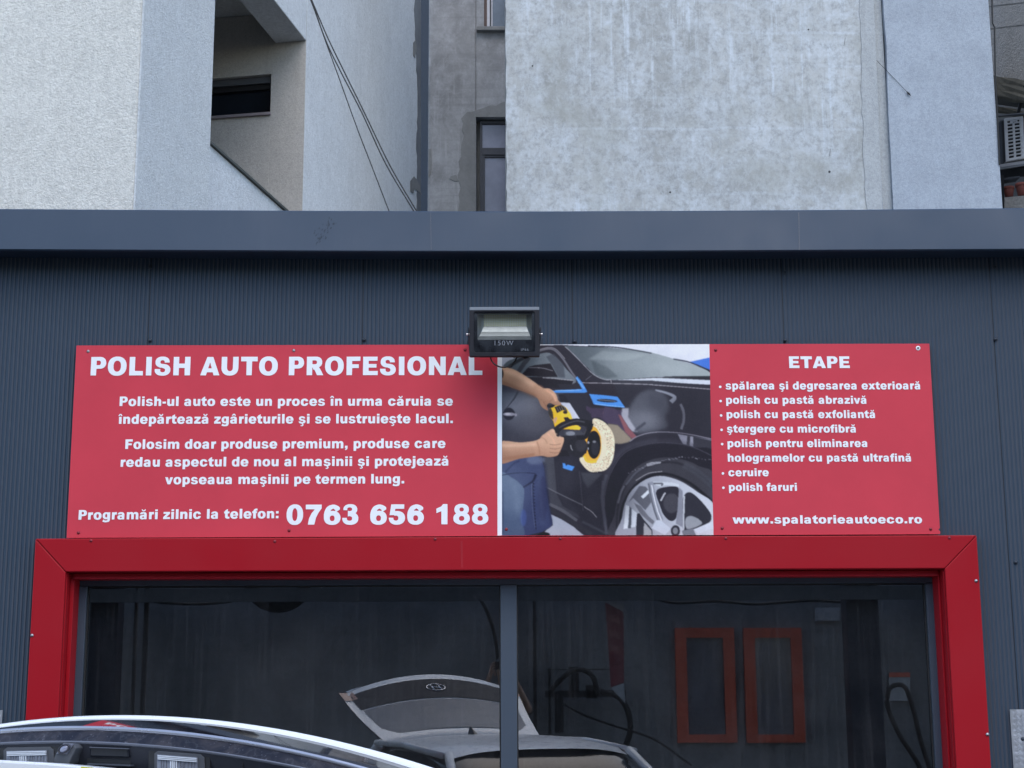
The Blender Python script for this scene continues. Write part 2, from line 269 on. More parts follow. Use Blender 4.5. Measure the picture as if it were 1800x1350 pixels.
# ------------------------------------------------------------------ lettering (heavy grotesque, outlines in 1/1000 em)
GLYPHS = {
 'I': (389, [[85,0,296,-2,306,4,303,716,92,718,82,712]]),
 'H': (833, [[77,0,300,1,302,276,305,284,312,286,532,283,537,0,756,1,758,696,758,712,752,718,537,716,532,457,312,454,304,457,302,464,300,715,76,715]]),
 'L': (667, [[77,0,632,1,631,168,304,173,302,388,300,715,76,715]]),
 'E': (722, [[77,0,672,1,674,152,668,162,312,162,302,168,302,280,308,290,619,292,620,431,348,434,308,434,302,440,302,544,308,554,659,556,660,715,76,715]]),
 'F': (667, [[77,0,300,1,305,272,572,277,571,420,312,422,302,428,305,548,532,550,632,553,634,708,628,718,76,715]]),
 'T': (722, [[253,0,472,1,474,532,484,538,688,538,698,544,695,716,472,718,36,718,26,712,29,540,240,538,250,532]]),
 'P': (722, [[77,0,299,0,305,256,472,258,524,267,584,291,612,310,642,340,657,360,681,412,690,456,690,516,669,592,652,621,624,654,564,693,492,714,432,718,76,715],[308,398,302,408,304,571,396,574,424,569,446,556,457,544,470,512,470,460,454,424,440,411,420,402,392,398]]),
 'R': (778, [[77,0,300,1,302,280,305,288,320,290,330,284,327,228,336,222,372,217,389,208,433,136,496,-1,748,-1,749,8,661,176,601,272,575,304,578,312,615,332,662,376,685,416,698,460,698,540,689,580,669,620,650,644,613,676,572,697,512,714,452,718,77,716],[308,426,302,436,305,572,416,574,444,569,464,558,481,536,486,516,485,472,468,442,436,426]]),
 'O': (833, [[362,-12,464,-14,536,-2,588,15,660,55,706,96,749,156,781,236,790,280,794,400,782,476,757,544,724,597,684,642,628,681,588,701,540,717,470,728,368,730,296,718,244,701,172,661,126,620,83,560,51,480,42,436,38,316,50,240,75,172,108,119,148,74,204,35,244,15,292,-1],[392,147,339,168,310,196,295,220,283,244,270,292,266,396,283,472,307,516,332,542,364,561,392,569,440,569,493,548,522,520,537,496,549,472,562,424,566,320,549,244,525,200,500,174,468,155,440,147]]),
 'S': (722, [[322,-12,392,-14,440,-10,516,7,564,27,613,60,632,79,668,138,678,176,678,256,669,288,632,349,597,380,556,405,516,421,468,433,316,447,291,460,275,476,266,496,269,544,287,568,328,586,376,586,417,568,437,540,438,500,444,494,628,494,638,500,638,552,625,596,594,644,557,676,512,701,460,718,416,726,336,726,288,726,240,717,184,697,128,662,87,612,71,572,66,548,66,472,79,428,96,399,128,362,168,335,244,306,288,298,352,296,364,278,408,273,436,258,453,240,462,216,462,184,453,160,433,140,408,127,388,122,344,122,304,135,288,146,275,164,266,204,276,245,56,246,48,243,46,236,46,172,55,140,79,96,108,62,160,27,208,7,260,-6]]),
 'A': (778, [[3,0,228,-2,237,8,267,112,280,118,500,118,506,112,538,4,544,-2,775,0,765,36,615,428,513,700,505,712,272,712,31,84],[324,270,320,276,383,488,388,493,392,489,405,448,455,272]]),
 'N': (833, [[77,0,288,1,292,389,305,376,540,25,545,0,756,1,756,715,544,715,540,330,531,336,295,688,287,716,76,715]]),
 'U': (833, [[346,-8,416,-11,508,-6,580,15,620,35,660,62,698,100,721,136,745,192,758,268,758,712,748,718,536,715,534,300,530,256,517,216,504,198,476,174,444,162,416,161,388,162,360,171,326,200,307,236,298,300,296,715,76,715,74,268,78,228,95,168,134,100,192,47,252,15,320,-5]]),
 'W': (1000, [[168,0,388,-2,400,3,494,408,500,417,506,408,600,1,832,0,842,28,993,708,984,714,777,712,726,448,706,328,700,317,696,320,603,712,400,714,391,700,309,336,300,317,294,328,224,711,9,712,7,704,138,116]]),
 '0': (667, [[278,-8,380,-10,404,-6,448,7,508,42,534,64,581,128,609,192,626,264,630,300,630,416,626,452,609,524,585,580,554,628,532,654,505,676,448,709,388,725,288,726,256,721,188,693,151,668,118,636,83,584,63,540,42,464,34,392,38,280,51,212,75,148,116,83,151,48,180,27,220,7],[320,131,288,151,271,176,255,220,242,292,242,424,255,496,279,552,292,570,308,581,324,586,348,585,365,576,384,557,409,504,422,440,426,320,414,232,397,180,382,156,364,139,344,130]]),
 '1': (667, [[273,0,480,-2,487,0,490,8,490,716,480,722,332,722,292,671,268,639,100,565,92,560,90,552,92,399,264,464,270,460]]),
 '7': (667, [[143,0,372,0,378,12,427,244,519,428,626,580,626,704,620,714,304,714,64,714,54,708,57,548,377,544,366,524,271,412,179,220,142,16]]),
 '8': (667, [[282,-12,376,-14,412,-10,468,3,524,27,568,58,597,92,617,132,630,188,626,252,609,304,578,348,534,384,569,428,589,472,594,496,594,556,585,596,558,644,512,685,452,713,388,726,272,726,228,717,160,689,128,666,99,632,83,600,70,548,70,508,83,456,99,424,131,384,78,336,59,308,47,280,38,240,38,172,47,136,59,108,78,80,108,50,136,31,212,-1],[304,119,267,136,247,160,238,184,239,228,252,257,280,281,320,294,360,290,388,281,413,260,430,216,425,172,408,146,376,123,356,118],[304,459,276,474,259,500,254,524,259,556,276,582,304,597,360,597,381,588,401,568,410,548,409,504,398,484,372,463,356,458]]),
 '6': (667, [[294,-12,384,-14,420,-10,460,-1,512,19,560,50,590,80,609,108,633,164,642,216,642,256,638,292,625,336,590,396,560,426,505,464,616,535,617,600,602,620,560,657,484,693,412,714,348,714,252,689,196,661,166,640,119,588,75,496,55,428,42,356,46,228,59,156,83,104,110,68,156,31,232,-1],[320,123,296,134,276,155,267,172,258,212,263,260,275,288,300,313,324,322,368,322,400,306,413,292,424,270,430,248,429,192,413,152,396,135,368,122],[448,480,384,490,288,487,284,492,287,504,302,524,316,534,360,561,376,566,392,561,448,517,453,484]]),
 '3': (667, [[294,-12,356,-14,400,-10,480,11,520,31,552,54,576,79,601,120,618,172,618,252,613,280,599,316,578,348,516,404,541,432,565,476,574,508,574,572,565,604,538,652,501,684,472,701,428,717,384,726,272,726,244,722,188,705,140,678,103,640,91,620,78,580,74,528,80,512,204,510,216,511,218,516,214,560,219,576,236,594,256,605,276,610,324,610,360,597,381,576,386,564,385,524,374,504,356,491,308,478,288,478,244,490,239,488,238,296,239,288,244,286,288,298,312,298,365,280,385,260,393,240,394,192,389,180,376,160,344,139,324,134,276,134,240,147,216,171,207,188,206,232,200,238,52,238,42,232,42,172,67,104,86,76,127,40,180,11,216,-1]]),
 '5': (667, [[302,-12,368,-14,448,-1,516,27,556,54,592,95,613,132,630,200,630,260,621,308,601,356,560,406,524,433,484,453,428,470,364,478,276,474,266,480,274,548,280,554,599,556,600,715,288,718,132,715,122,672,74,336,84,330,240,330,246,324,247,308,252,306,280,314,324,314,344,307,372,285,389,248,390,208,384,186,374,168,352,147,312,134,292,134,248,147,226,168,215,188,210,232,204,238,52,238,46,232,46,204,55,156,67,124,96,79,120,54,152,31,192,11,248,-6]]),
 '2': (667, [[41,0,604,-2,614,4,611,168,339,172,414,268,533,392,565,460,570,508,561,552,549,576,534,600,492,642,460,665,408,693,368,709,324,718,240,722,192,713,144,693,116,674,76,629,7,508,12,497,192,402,200,406,209,424,251,540,288,557,312,558,332,546,349,520,322,480,226,368,70,196,70,188,85,172,40,167]]),
 'o': (667, [[298,-16,360,-18,440,-5,488,13,537,44,570,76,593,108,617,160,630,220,630,312,621,356,601,408,562,464,529,492,488,517,432,537,368,546,284,546,220,533,156,505,127,484,94,452,63,404,47,364,34,292,34,240,47,168,71,112,106,64,160,23,192,7,248,-10],[312,119,280,138,255,176,242,224,242,304,259,364,280,392,296,405,320,413,352,410,376,401,392,386,413,348,426,288,422,212,409,172,385,136,352,118]]),
 'n': (667, [[65,0,264,1,266,340,282,372,312,389,356,390,368,385,390,372,405,344,409,0,603,0,606,184,606,360,597,408,583,444,564,473,520,513,464,537,432,542,376,542,348,537,316,525,272,499,267,500,266,524,260,530,68,530,62,520]]),
 'm': (1000, [[65,0,260,1,262,340,280,374,296,385,316,390,348,390,372,381,392,361,398,344,402,316,404,1,599,0,602,344,608,361,628,381,652,390,684,390,704,385,720,374,738,340,738,4,748,-2,812,-2,928,-2,938,4,938,364,929,408,917,440,892,478,868,502,844,517,796,537,764,542,708,542,656,529,611,504,568,462,540,494,508,517,472,533,428,542,372,542,328,533,292,517,268,500,262,504,262,524,256,530,65,528]]),
 'h': (667, [[65,0,264,1,266,340,284,374,320,390,356,390,384,377,393,368,406,340,408,1,603,0,604,370,593,420,564,473,533,504,488,529,436,542,376,542,324,529,268,499,263,716,65,716]]),
 'u': (667, [[228,-12,288,-14,304,-6,328,-6,368,12,396,31,401,28,402,8,408,2,604,5,603,528,404,527,402,204,401,188,384,156,352,138,312,138,292,148,277,160,263,188,259,528,64,527,62,172,75,108,96,68,132,28,176,2,196,-6,220,-6]]),
 'p': (667, [[65,-196,263,-196,269,-12,376,-18,464,-1,533,36,588,95,613,144,626,188,630,216,630,320,608,398,585,440,560,470,529,496,488,521,444,537,396,546,304,546,236,530,64,527],[340,123,312,134,292,155,279,180,266,232,266,296,279,352,298,384,320,401,360,406,380,401,396,390,421,352,434,296,434,232,421,180,406,152,376,127]]),
 'b': (667, [[318,-16,376,-18,464,-1,532,35,574,76,589,96,613,144,626,188,630,216,630,320,617,376,601,412,572,457,545,484,496,517,440,538,392,546,308,546,271,540,266,548,266,600,263,716,72,718,62,712,62,8,68,-2,244,-2,288,-14],[340,123,312,134,292,155,279,180,266,232,266,296,279,352,298,384,320,401,360,406,380,401,396,390,421,352,434,296,434,232,421,180,406,152,376,127]]),
 'd': (667, [[244,-12,384,-14,400,-6,432,-2,596,-2,606,4,606,712,596,718,412,718,405,716,402,708,400,541,392,538,376,546,256,546,244,538,224,538,176,520,136,496,84,440,51,376,42,340,38,312,38,208,51,156,69,112,100,68,124,44,172,12],[304,122,264,148,243,188,234,232,234,300,247,352,260,376,284,400,312,410,328,408,352,400,376,376,389,352,402,300,402,232,393,188,372,148,332,122]]),
 'q': (667, [[405,-196,596,-198,606,-192,606,524,596,530,424,530,412,538,392,538,376,546,260,546,244,538,224,538,212,530,200,530,148,504,96,456,81,436,51,376,42,340,38,312,38,208,59,132,85,88,124,44,172,12,216,-6,236,-6,248,-14,384,-14,400,-10],[304,122,264,148,243,188,234,232,234,300,247,352,260,376,284,400,312,410,328,408,352,400,376,376,389,352,402,300,402,232,393,188,372,148,332,122]]),
 'g': (667, [[214,-200,320,-202,452,-190,520,-165,540,-150,565,-120,585,-76,594,-28,606,-12,606,524,596,530,404,530,344,542,244,538,196,525,160,509,114,476,76,427,55,384,42,332,42,228,63,156,102,96,160,51,196,35,244,22,344,18,400,28,406,24,408,-42,352,-65,300,-74,264,-74,208,-61,188,-50,128,10,120,9,32,-132,124,-181,164,-194],[300,155,272,166,255,184,243,208,234,240,234,320,247,360,268,390,284,401,320,405,348,394,365,376,377,352,386,320,386,240,373,200,352,170,336,159]]),
 'l': (333, [[69,0,260,-2,270,4,267,716,76,718,66,712]]),
 'i': (333, [[69,0,260,-2,270,4,267,528,76,530,66,524],[69,588,267,588,267,716,69,716]]),
 'j': (333, [[-31,-192,88,-194,128,-190,176,-177,205,-160,228,-137,249,-100,256,-70,270,-56,270,520,268,527,260,530,76,530,66,524,66,-52,60,-61,36,-70,-24,-65,-30,-80],[69,588,267,588,267,716,69,716]]),
 'r': (444, [[65,0,264,1,267,244,295,328,312,357,324,362,364,362,428,349,427,536,392,542,352,542,324,537,272,518,256,530,64,527]]),
 'f': (389, [[89,0,284,-2,294,4,294,384,300,390,376,393,378,520,372,530,296,530,291,540,301,568,312,577,400,581,402,640,398,716,392,722,296,730,244,721,216,709,172,682,124,633,103,600,83,532,16,530,10,524,12,393,80,390,86,384]]),
 't': (444, [[278,-4,352,-6,416,-2,423,0,426,8,426,84,420,147,408,150,356,142,308,142,294,156,298,212,294,232,294,380,304,386,420,389,422,520,416,530,296,533,294,704,288,710,276,705,92,600,87,532,16,530,10,520,12,389,84,386,90,380,90,156,99,112,115,76,148,38,180,19,232,2]]),
 'c': (667, [[298,-16,356,-18,420,-10,484,11,512,27,540,46,585,96,609,140,622,184,616,194,572,206,436,206,424,209,401,156,384,135,352,118,316,118,300,123,280,138,263,160,242,224,242,304,251,344,267,376,296,405,324,414,340,414,376,401,394,384,424,322,432,334,528,334,552,335,615,360,617,368,603,404,562,464,529,492,488,517,428,538,384,546,288,546,220,533,188,521,143,496,98,456,79,432,47,364,34,292,38,204,59,136,106,64,160,23,228,-5]]),
 'e': (667, [[298,-16,356,-18,420,-14,484,-1,536,30,594,92,604,112,537,184,492,186,480,182,428,137,372,126,364,111,336,110,300,123,274,144,255,176,249,204,620,206,630,220,630,308,619,360,601,408,556,470,492,515,408,542,380,546,288,546,220,533,156,505,124,482,94,452,59,396,38,324,34,240,38,204,55,144,71,112,106,64,160,23,228,-5],[248,302,244,308,246,324,259,364,280,392,296,405,324,414,340,414,368,405,390,388,413,348,422,316,419,304]]),
 's': (611, [[238,-8,364,-10,460,11,488,23,526,48,557,84,570,116,574,164,565,200,548,229,521,256,488,277,448,293,364,310,308,310,299,324,252,335,239,344,231,356,226,380,231,396,248,413,276,422,320,422,342,416,362,400,376,374,536,377,538,396,525,440,496,482,460,509,436,521,404,533,352,542,272,546,232,542,192,533,152,517,123,500,96,477,71,440,58,396,58,348,67,312,88,275,115,248,162,220,204,206,248,198,328,198,348,193,373,180,385,164,386,140,378,124,360,111,324,102,284,102,252,111,230,128,216,154,40,151,38,124,48,94,62,72,92,42,140,15,196,-2]]),
 'a': (667, [[214,-12,264,-14,300,-10,360,8,376,-2,556,1,558,356,554,384,533,440,504,478,452,513,392,534,340,542,232,538,160,517,100,478,71,440,59,416,50,384,56,370,232,370,268,409,284,414,316,414,340,406,357,388,366,368,366,348,360,342,240,322,200,322,136,305,96,282,66,252,51,228,38,184,38,124,47,92,67,56,91,32,132,7,188,-10],[276,99,248,111,235,124,230,136,231,168,244,186,264,197,280,202,320,202,352,189,365,176,365,124,352,111,324,99]]),
 'v': (611, [[201,0,404,-2,417,12,603,524,600,529,592,530,396,528,331,312,309,236,304,234,216,528,16,530,8,525]]),
 'w': (944, [[161,0,372,0,459,236,472,261,485,236,572,0,783,0,937,524,928,530,733,528,687,340,669,260,664,253,660,255,571,528,376,530,367,516,305,316,280,253,267,292,212,527,9,528,7,520]]),
 'x': (667, [[11,0,248,-1,332,131,407,12,420,-2,655,0,648,17,457,276,640,517,645,528,636,530,416,529,336,406,327,412,252,530,21,528,32,507,210,276]]),
 'z': (556, [[21,0,531,0,531,144,288,146,280,147,279,152,520,399,522,492,522,524,512,530,37,528,37,388,240,386,248,385,249,380,19,140]]),
 '-': (333, [[33,180,299,180,299,328,33,328]]),
 '.': (333, [[69,0,267,0,267,188,69,188]]),
 ':': (333, [[69,0,267,0,267,180,69,180],[69,352,267,352,267,528,69,528]]),
 ',': (333, [[87,-144,96,-147,112,-141,221,-92,233,-72,265,12,264,187,168,190,76,190,66,184,66,4,72,-2,136,-2,141,-8,128,-40,62,-80]]),
 ' ': (333, []),
 'ă': (667, [[214,-12,264,-14,300,-10,360,8,376,-2,556,1,558,356,554,384,533,440,504,478,452,513,392,534,340,542,232,538,160,517,100,478,71,440,59,416,50,384,56,370,232,370,268,409,284,414,316,414,340,406,357,388,366,368,366,348,360,342,240,322,200,322,136,305,96,282,66,252,51,228,38,184,38,124,47,92,67,56,91,32,132,7,188,-10],[276,99,248,111,235,124,230,136,231,168,244,186,264,197,280,202,320,202,352,189,365,176,365,124,352,111,324,99],[298,584,344,582,396,595,428,614,461,652,488,716,432,752,424,749,388,694,372,679,352,671,320,666,284,675,262,692,228,745,220,751,161,716,187,656,214,620,264,591]]),
 'â': (667, [[214,-12,264,-14,300,-10,360,8,376,-2,556,1,558,356,554,384,533,440,504,478,452,513,392,534,340,542,232,538,160,517,100,478,71,440,59,416,50,384,56,370,232,370,268,409,284,414,316,414,340,406,357,388,366,368,366,348,360,342,240,322,200,322,136,305,96,282,66,252,51,228,38,184,38,124,47,92,67,56,91,32,132,7,188,-10],[276,99,248,111,235,124,230,136,231,168,244,186,264,197,280,202,320,202,352,189,365,176,365,124,352,111,324,99],[165,592,244,591,324,663,404,591,480,590,485,596,456,645,392,745,260,746,251,740,175,616]]),
 'î': (333, [[69,0,260,-2,270,4,267,528,76,530,66,524],[7,592,88,591,144,646,168,660,244,591,320,590,325,592,325,600,298,644,236,744,100,746,43,660,7,600]]),
 'ş': (611, [[250,-204,328,-205,360,-193,402,-160,425,-124,430,-108,429,-88,414,-60,396,-43,359,-24,353,-12,448,7,488,23,520,43,557,84,569,112,574,140,570,184,557,216,530,248,508,265,460,289,412,302,364,310,308,310,299,324,252,335,235,348,226,368,231,396,248,413,276,422,320,422,342,416,362,400,376,374,528,374,538,380,537,400,521,448,498,480,460,509,416,529,384,538,328,546,276,546,232,542,180,529,136,509,98,480,72,442,58,396,58,348,63,324,92,270,115,248,164,219,248,198,328,198,360,189,376,178,385,164,386,140,381,128,348,107,328,102,288,102,260,107,243,116,228,131,216,154,48,154,40,151,38,144,38,124,51,88,92,42,140,15,176,3,275,-12,279,-36,291,-64,339,-104,338,-112,324,-126,304,-134,240,-130,204,-133,198,-172,200,-199]]),
 'ţ': (444, [[278,-4,352,-6,416,-2,423,0,426,8,426,84,420,147,408,150,356,142,308,142,294,156,298,212,294,232,294,380,304,386,420,389,422,520,416,530,296,533,294,704,288,710,276,705,92,600,87,532,16,530,10,520,12,389,84,386,90,380,90,156,99,112,115,76,148,38,180,19,232,2]]),
}
def glyph_mesh(s, h, track=0.0, adv0=0.0):
    """flat letters in the xz plane, first glyph at 0, cap height .716*h; returns mesh data and extents"""
    c = bpy.data.curves.new('t', 'CURVE'); c.dimensions = '2D'; c.fill_mode = 'BOTH'
    cx = adv0; xmin = 1e9; xmax = -1e9
    for ch in s:
        adv, L = GLYPHS[ch]
        for l in L:
            n = len(l)//2; sp = c.splines.new('POLY'); sp.points.add(n-1)
            for i in range(n):
                X = (cx+l[2*i])*h/1000; sp.points[i].co = (X, l[2*i+1]*h/1000, 0, 1); xmin = min(xmin, X); xmax = max(xmax, X)
            sp.use_cyclic_u = True
        cx += adv + track*1000
    ob = bpy.data.objects.new('t', c); COL.objects.link(ob); bpy.context.view_layer.update()
    me = bpy.data.meshes.new_from_object(ob); bpy.data.objects.remove(ob); bpy.data.curves.remove(c)
    return me, xmin, xmax
def lettering(s, px0, px1, base0, base1, cap, Y, mat, parent, name='lettering'):
    """text whose ink runs from px0 to px1 on the plane y=Y; cap = height of a capital in the same units"""
    a = P(px0, base0, Y); b = P(px1, base1, Y); hcap = (P(px0, base0-cap, Y)-a).length
    hh_ = hcap/.716; parts = []; adv = 0.0
    for word in s.split(' '):                   # one flat mesh per word
        parts.append(glyph_mesh(word, hh_, 0.0, adv)); adv += sum(GLYPHS[ch][0] for ch in word)+GLYPHS[' '][0]
    x0 = min(q[1] for q in parts); x1 = max(q[2] for q in parts)
    W = (b-a).length; k = W/(x1-x0); tx = (b-a).normalized(); tz = Vector((0, 0, 1)); out = []
    for me, _, _ in parts:
        for v in me.vertices:
            q = a + tx*((v.co.x-x0)*k) + tz*v.co.y; v.co = (q.x, Y, q.z)
        out.append(new_obj(name, me, mat, parent))
    return out

# ------------------------------------------------------------------ ground
g = MB().quad((-60, -40, 0), (60, -40, 0), (60, 80, 0), (-60, 80, 0)).build('ground', M['asphalt']); tag(g, kind='structure')

# ================================================================== CAR WASH BUILDING
YW = 7.0        # back of the ribs
wash = thing('car_wash_building', 'low anthracite metal clad car wash hall with wide red framed window', 'building', (0, 0, 0))
zt = P(900, 371, 6.855).z
zb = P(900, 440, 6.86).z
WZ = zt-.02
open_l, open_r = P(100, 1100, YW).x, P(1690, 1100, YW).x
open_top = P(900, 985, YW).z
open_bot = .75
seams = [P(x, 560, YW).x for x in (262, 638, 1007, 1377, 1745)]
step = (seams[4]-seams[0])/4
seams = [seams[0]-step*k for k in (3, 2, 1)] + seams + [seams[4]+step*k for k in (1, 2)]
def rib_strip(x0, x1, z0, z1, mb, pitch=.0205, d=.0042):
    n = max(1, round((x1-x0)/pitch)); p = (x1-x0)/n
    prof = []
    for i in range(n):
        a = x0+i*p
        prof += [(a, YW), (a+p*.42, YW), (a+p*.84, YW-d)]
    prof.append((x1, YW))
    vs = []; fs = []
    for (x, y) in prof: vs += [(x, y, z0), (x, y, z1)]
    for i in range(len(prof)-1): fs.append((2*i, 2*i+2, 2*i+3, 2*i+1))
    mb.add(vs, fs)
def panel(mb):
    o = mb.build('cladding_panel', M['clad'], wash); o.data.materials.append(M['clad_slope'])
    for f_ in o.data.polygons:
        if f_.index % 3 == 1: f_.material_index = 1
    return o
for i in range(len(seams)-1):
    a, b = seams[i]+.002, seams[i+1]-.002
    mb = MB()
    segs = []
    cuts = sorted([a, b]+[c for c in (open_l, open_r) if a < c < b])
    for u, v in zip(cuts, cuts[1:]):
        mid = (u+v)/2
        if open_l < mid < open_r:
            rib_strip(u, v, open_top, WZ, mb)
            lo = MB(); rib_strip(u, v, .02, open_bot, lo); panel(lo)
        else: rib_strip(u, v, .02, WZ, mb)
    if mb.v: panel(mb)
    sl = MB().box(seams[i]-.009, seams[i]+.009, YW+.002, YW+.014, open_top if open_l < seams[i] < open_r else .02, WZ)
    sl.build('panel_joint', M['black'], wash)
# screws of the panels
def screw(p, mat, parent, r=.006, h=.005, n=10, name='screw'):
    mb = MB(); mb.tube([p+Vector((0, .001, 0)), p+Vector((0, -.0012, 0)), p+Vector((0, -.0016, 0)), p+Vector((0, -h*.7, 0)), p+Vector((0, -h, 0))], [r*1.35, r*1.3, r, r*.9, r*.45], n)
    return mb.build(name, mat, parent, smooth=True)
for px, py in ((264, 598), (640, 597), (1010, 600), (1380, 598), (1750, 596), (1786, 988), (264, 470), (1379, 480), (1748, 470)):
    screw(P(px, py, YW-.008), M['screw_dark'], wash, .007)
# fascia: one long folded sheet in front of the wall
fx = [-700, -300, 0, 300, 600, 900, 1200, 1500, 1800, 2100, 2500]
ft = [363, 365, 366.5, 368.5, 370, 371, 370, 368, 365, 362, 358]
fb = [434, 436, 437.5, 439, 440.3, 440.8, 440, 438.5, 437, 435, 432]
mb = MB(); rows = []
for x, t_, b_ in zip(fx, ft, fb):
    T = P(x, t_, 6.86); B = P(x, b_, 6.82)
    rows.append([Vector((T.x, 7.5, T.z+.02)), Vector((T.x, 6.88, T.z+.002)), Vector((T.x, 6.867, T.z)), Vector((T.x, 6.86, T.z-.006)), Vector((B.x, 6.82, B.z)), Vector((B.x, 6.827, B.z-.006)), Vector((B.x, 6.99, B.z+.004))])
vs = [v for r_ in rows for v in r_]; k = len(rows[0]); fs = []
for i in range(len(rows)-1):
    for j in range(k-1): fs.append((i*k+j, (i+1)*k+j, (i+1)*k+j+1, i*k+j+1))
mb.add(vs, fs).build('fascia', M['fascia'], wash)
# joints of the fascia sheets and scuff marks
for x in (757, 1404, -240):
    a = P(x, 371, 6.859); b = P(x+1, 440, 6.8195)
    MB().prism([a+Vector((-.0012, -.0006, -.008)), a+Vector((.0012, -.0006, -.008)), b+Vector((.0012, -.0006, .002)), b+Vector((-.0012, -.0006, .002))], (0, -.0012, 0)).build('sheet_joint', M['alu_frame'], wash)
sc_mb = MB()
for _ in range(46):
    t_ = random.random(); cx = 556+26*t_+random.gauss(0, 5); cy = 424-36*t_+random.gauss(0, 6)
    if not 378 < cy < 434: continue
    f_ = (cy-371)/69; Yf = 6.86-.04*f_-.0012
    r_ = random.uniform(.6, 1.9); an = random.uniform(.6, 1.2)
    pts = [P(cx+r_*math.cos(an)*1.6, cy-r_*math.sin(an)*1.8, Yf), P(cx+r_*.5, cy+r_*.4, Yf), P(cx-r_*math.cos(an)*1.4, cy+r_*math.sin(an)*1.5, Yf), P(cx-r_*.4, cy-r_*.3, Yf)]
    sc_mb.add(pts, [(0, 1, 2, 3)])
tag(sc_mb.build('scratch_mark', plain('scratch', (.03, .045, .065), .7), wash), kind='stuff')
# roof slab, side walls, interior
xl, xr = seams[0], seams[-1]
MB().box(xl, xr, 7.02, 12.3, WZ-.25, WZ-.05).build('roof', M['dark'], wash)
MB().box(xl, xr, 12.1, 12.3, 0, WZ-.26).build('back_wall', M['bay_wall'], wash)
MB().box(xl, xl+.1, 7.03, 12.09, 0, WZ-.26).build('side_wall', M['bay_wall'], wash)
MB().box(xr-.1, xr, 7.03, 12.09, 0, WZ-.26).build('side_wall', M['bay_wall'], wash)
MB().box(xl+.11, open_l-.02, 7.04, 7.1, 0, WZ-.26).build('inner_lining', M['dark'], wash)
MB().box(open_r+.02, xr-.11, 7.04, 7.1, 0, WZ-.26).build('inner_lining', M['dark'], wash)
MB().box(open_l-.01, open_r+.01, 7.04, 7.1, open_top, WZ-.26).build('inner_lining', M['dark'], wash)
MB().box(open_l-.01, open_r+.01, 7.04, 7.1, 0, open_bot).build('inner_lining', M['dark'], wash)
# --- red trim round the window (mitred, standing proud)
YF = 6.935
oL, oR, oT = P(52, 947, YF), P(1717, 941, YF), 0
def corner(px, py, Y=YF): return P(px, py, Y)
TLo, TRo = corner(62, 947), corner(1717, 940.5)
TLi, TRi = corner(115, 1004.5), corner(1661, 999.5)
zB = .78
TRo.z = TLo.z = (TRo.z+TLo.z)/2; TRi.z = TLi.z = (TRi.z+TLi.z)/2
def trim(pts, name, y0=YF, y1=YW+.02):
    return MB().prism([(p[0], y0, p[1]) for p in pts], (0, y1-y0, 0)).build(name, M['red_trim'], wash, bevel=.004, seg=2)
gp = .0012
zi = zB+.18
trim([(TLo.x+gp, TLo.z), (TRo.x-gp, TRo.z), (TRi.x-gp, TRi.z), (TLi.x+gp, TLi.z)], 'window_trim')
trim([(TLo.x, TLo.z-gp), (TLi.x, TLi.z-gp), (TLi.x, zi), (TLo.x, zB)], 'window_trim', YF+.001)
trim([(TRo.x, TRo.z-gp), (TRo.x, zB), (TRi.x, zi), (TRi.x, TRi.z-gp)], 'window_trim', YF+.001)
trim([(TLo.x+gp, zB-gp), (TLi.x+gp, zi-gp), (TRi.x-gp, zi-gp), (TRo.x-gp, zB-gp)], 'window_trim', YF+.001)
# reveal: two steps back to the aluminium frame
def ring_piece(x0, x1, z0, z1, y0, y1, name, mat, par, bv=.002): return MB().box(x0, x1, y0, y1, z0, z1).build(name, mat, par, bevel=bv)
rx0, rx1, rz1 = TLi.x-.03, TRi.x+.03, TLi.z+.03
iL, iR, iT = P(133, 1150, YG-.03).x, P(1647, 1150, YG-.03).x, P(900, 1017, YG-.03).z
ring_piece(TLi.x-.028, TLi.x+.004, zi-.02, TLi.z-.003, YF+.022, YG-.012, 'reveal_sheet', M['red_trim'], wash)
ring_piece(TRi.x-.004, TRi.x+.028, zi-.02, TLi.z-.003, YF+.022, YG-.012, 'reveal_sheet', M['red_trim'], wash)
ring_piece(TLi.x-.028, TRi.x+.028, TLi.z-.002, TLi.z+.03, YF+.022, YG-.012, 'reveal_sheet', M['red_trim'], wash)
ring_piece(TLi.x+.0045, iL+.002, zi-.02, TLi.z-.004, YF+.075, YG-.013, 'reveal_sheet', M['red_trim'], wash)
ring_piece(iR-.002, TRi.x-.0045, zi-.02, TLi.z-.004, YF+.075, YG-.013, 'reveal_sheet', M['red_trim'], wash)
if TLi.z-.0045 > iT: ring_piece(iL+.004, iR-.004, iT-.002, TLi.z-.0045, YF+.06, YG-.013, 'reveal_sheet', M['red_trim'], wash)
for px, py in ((160, 950), (483, 951), (765, 947), (985, 946), (1276, 946), (1669, 945)):
    screw(P(px, py+.5, YF-.0006), M['screw_red'], wash, .0055, .004)
for px, py in ((56, 1117), (1716, 1021), (1736, 1291)):
    screw(P(px, py, YF-.0006), M['steel'], wash, .006, .005)
MB().prism([P(809.5, 951, YF-.0006), P(813, 951, YF-.0006), P(814, 998, YF-.0006), P(810.5, 998, YF-.0006)], (0, .0004, 0)).build('sealant_streak', plain('dull streak', (.335, .014, .022), .55, spec=.2), wash)
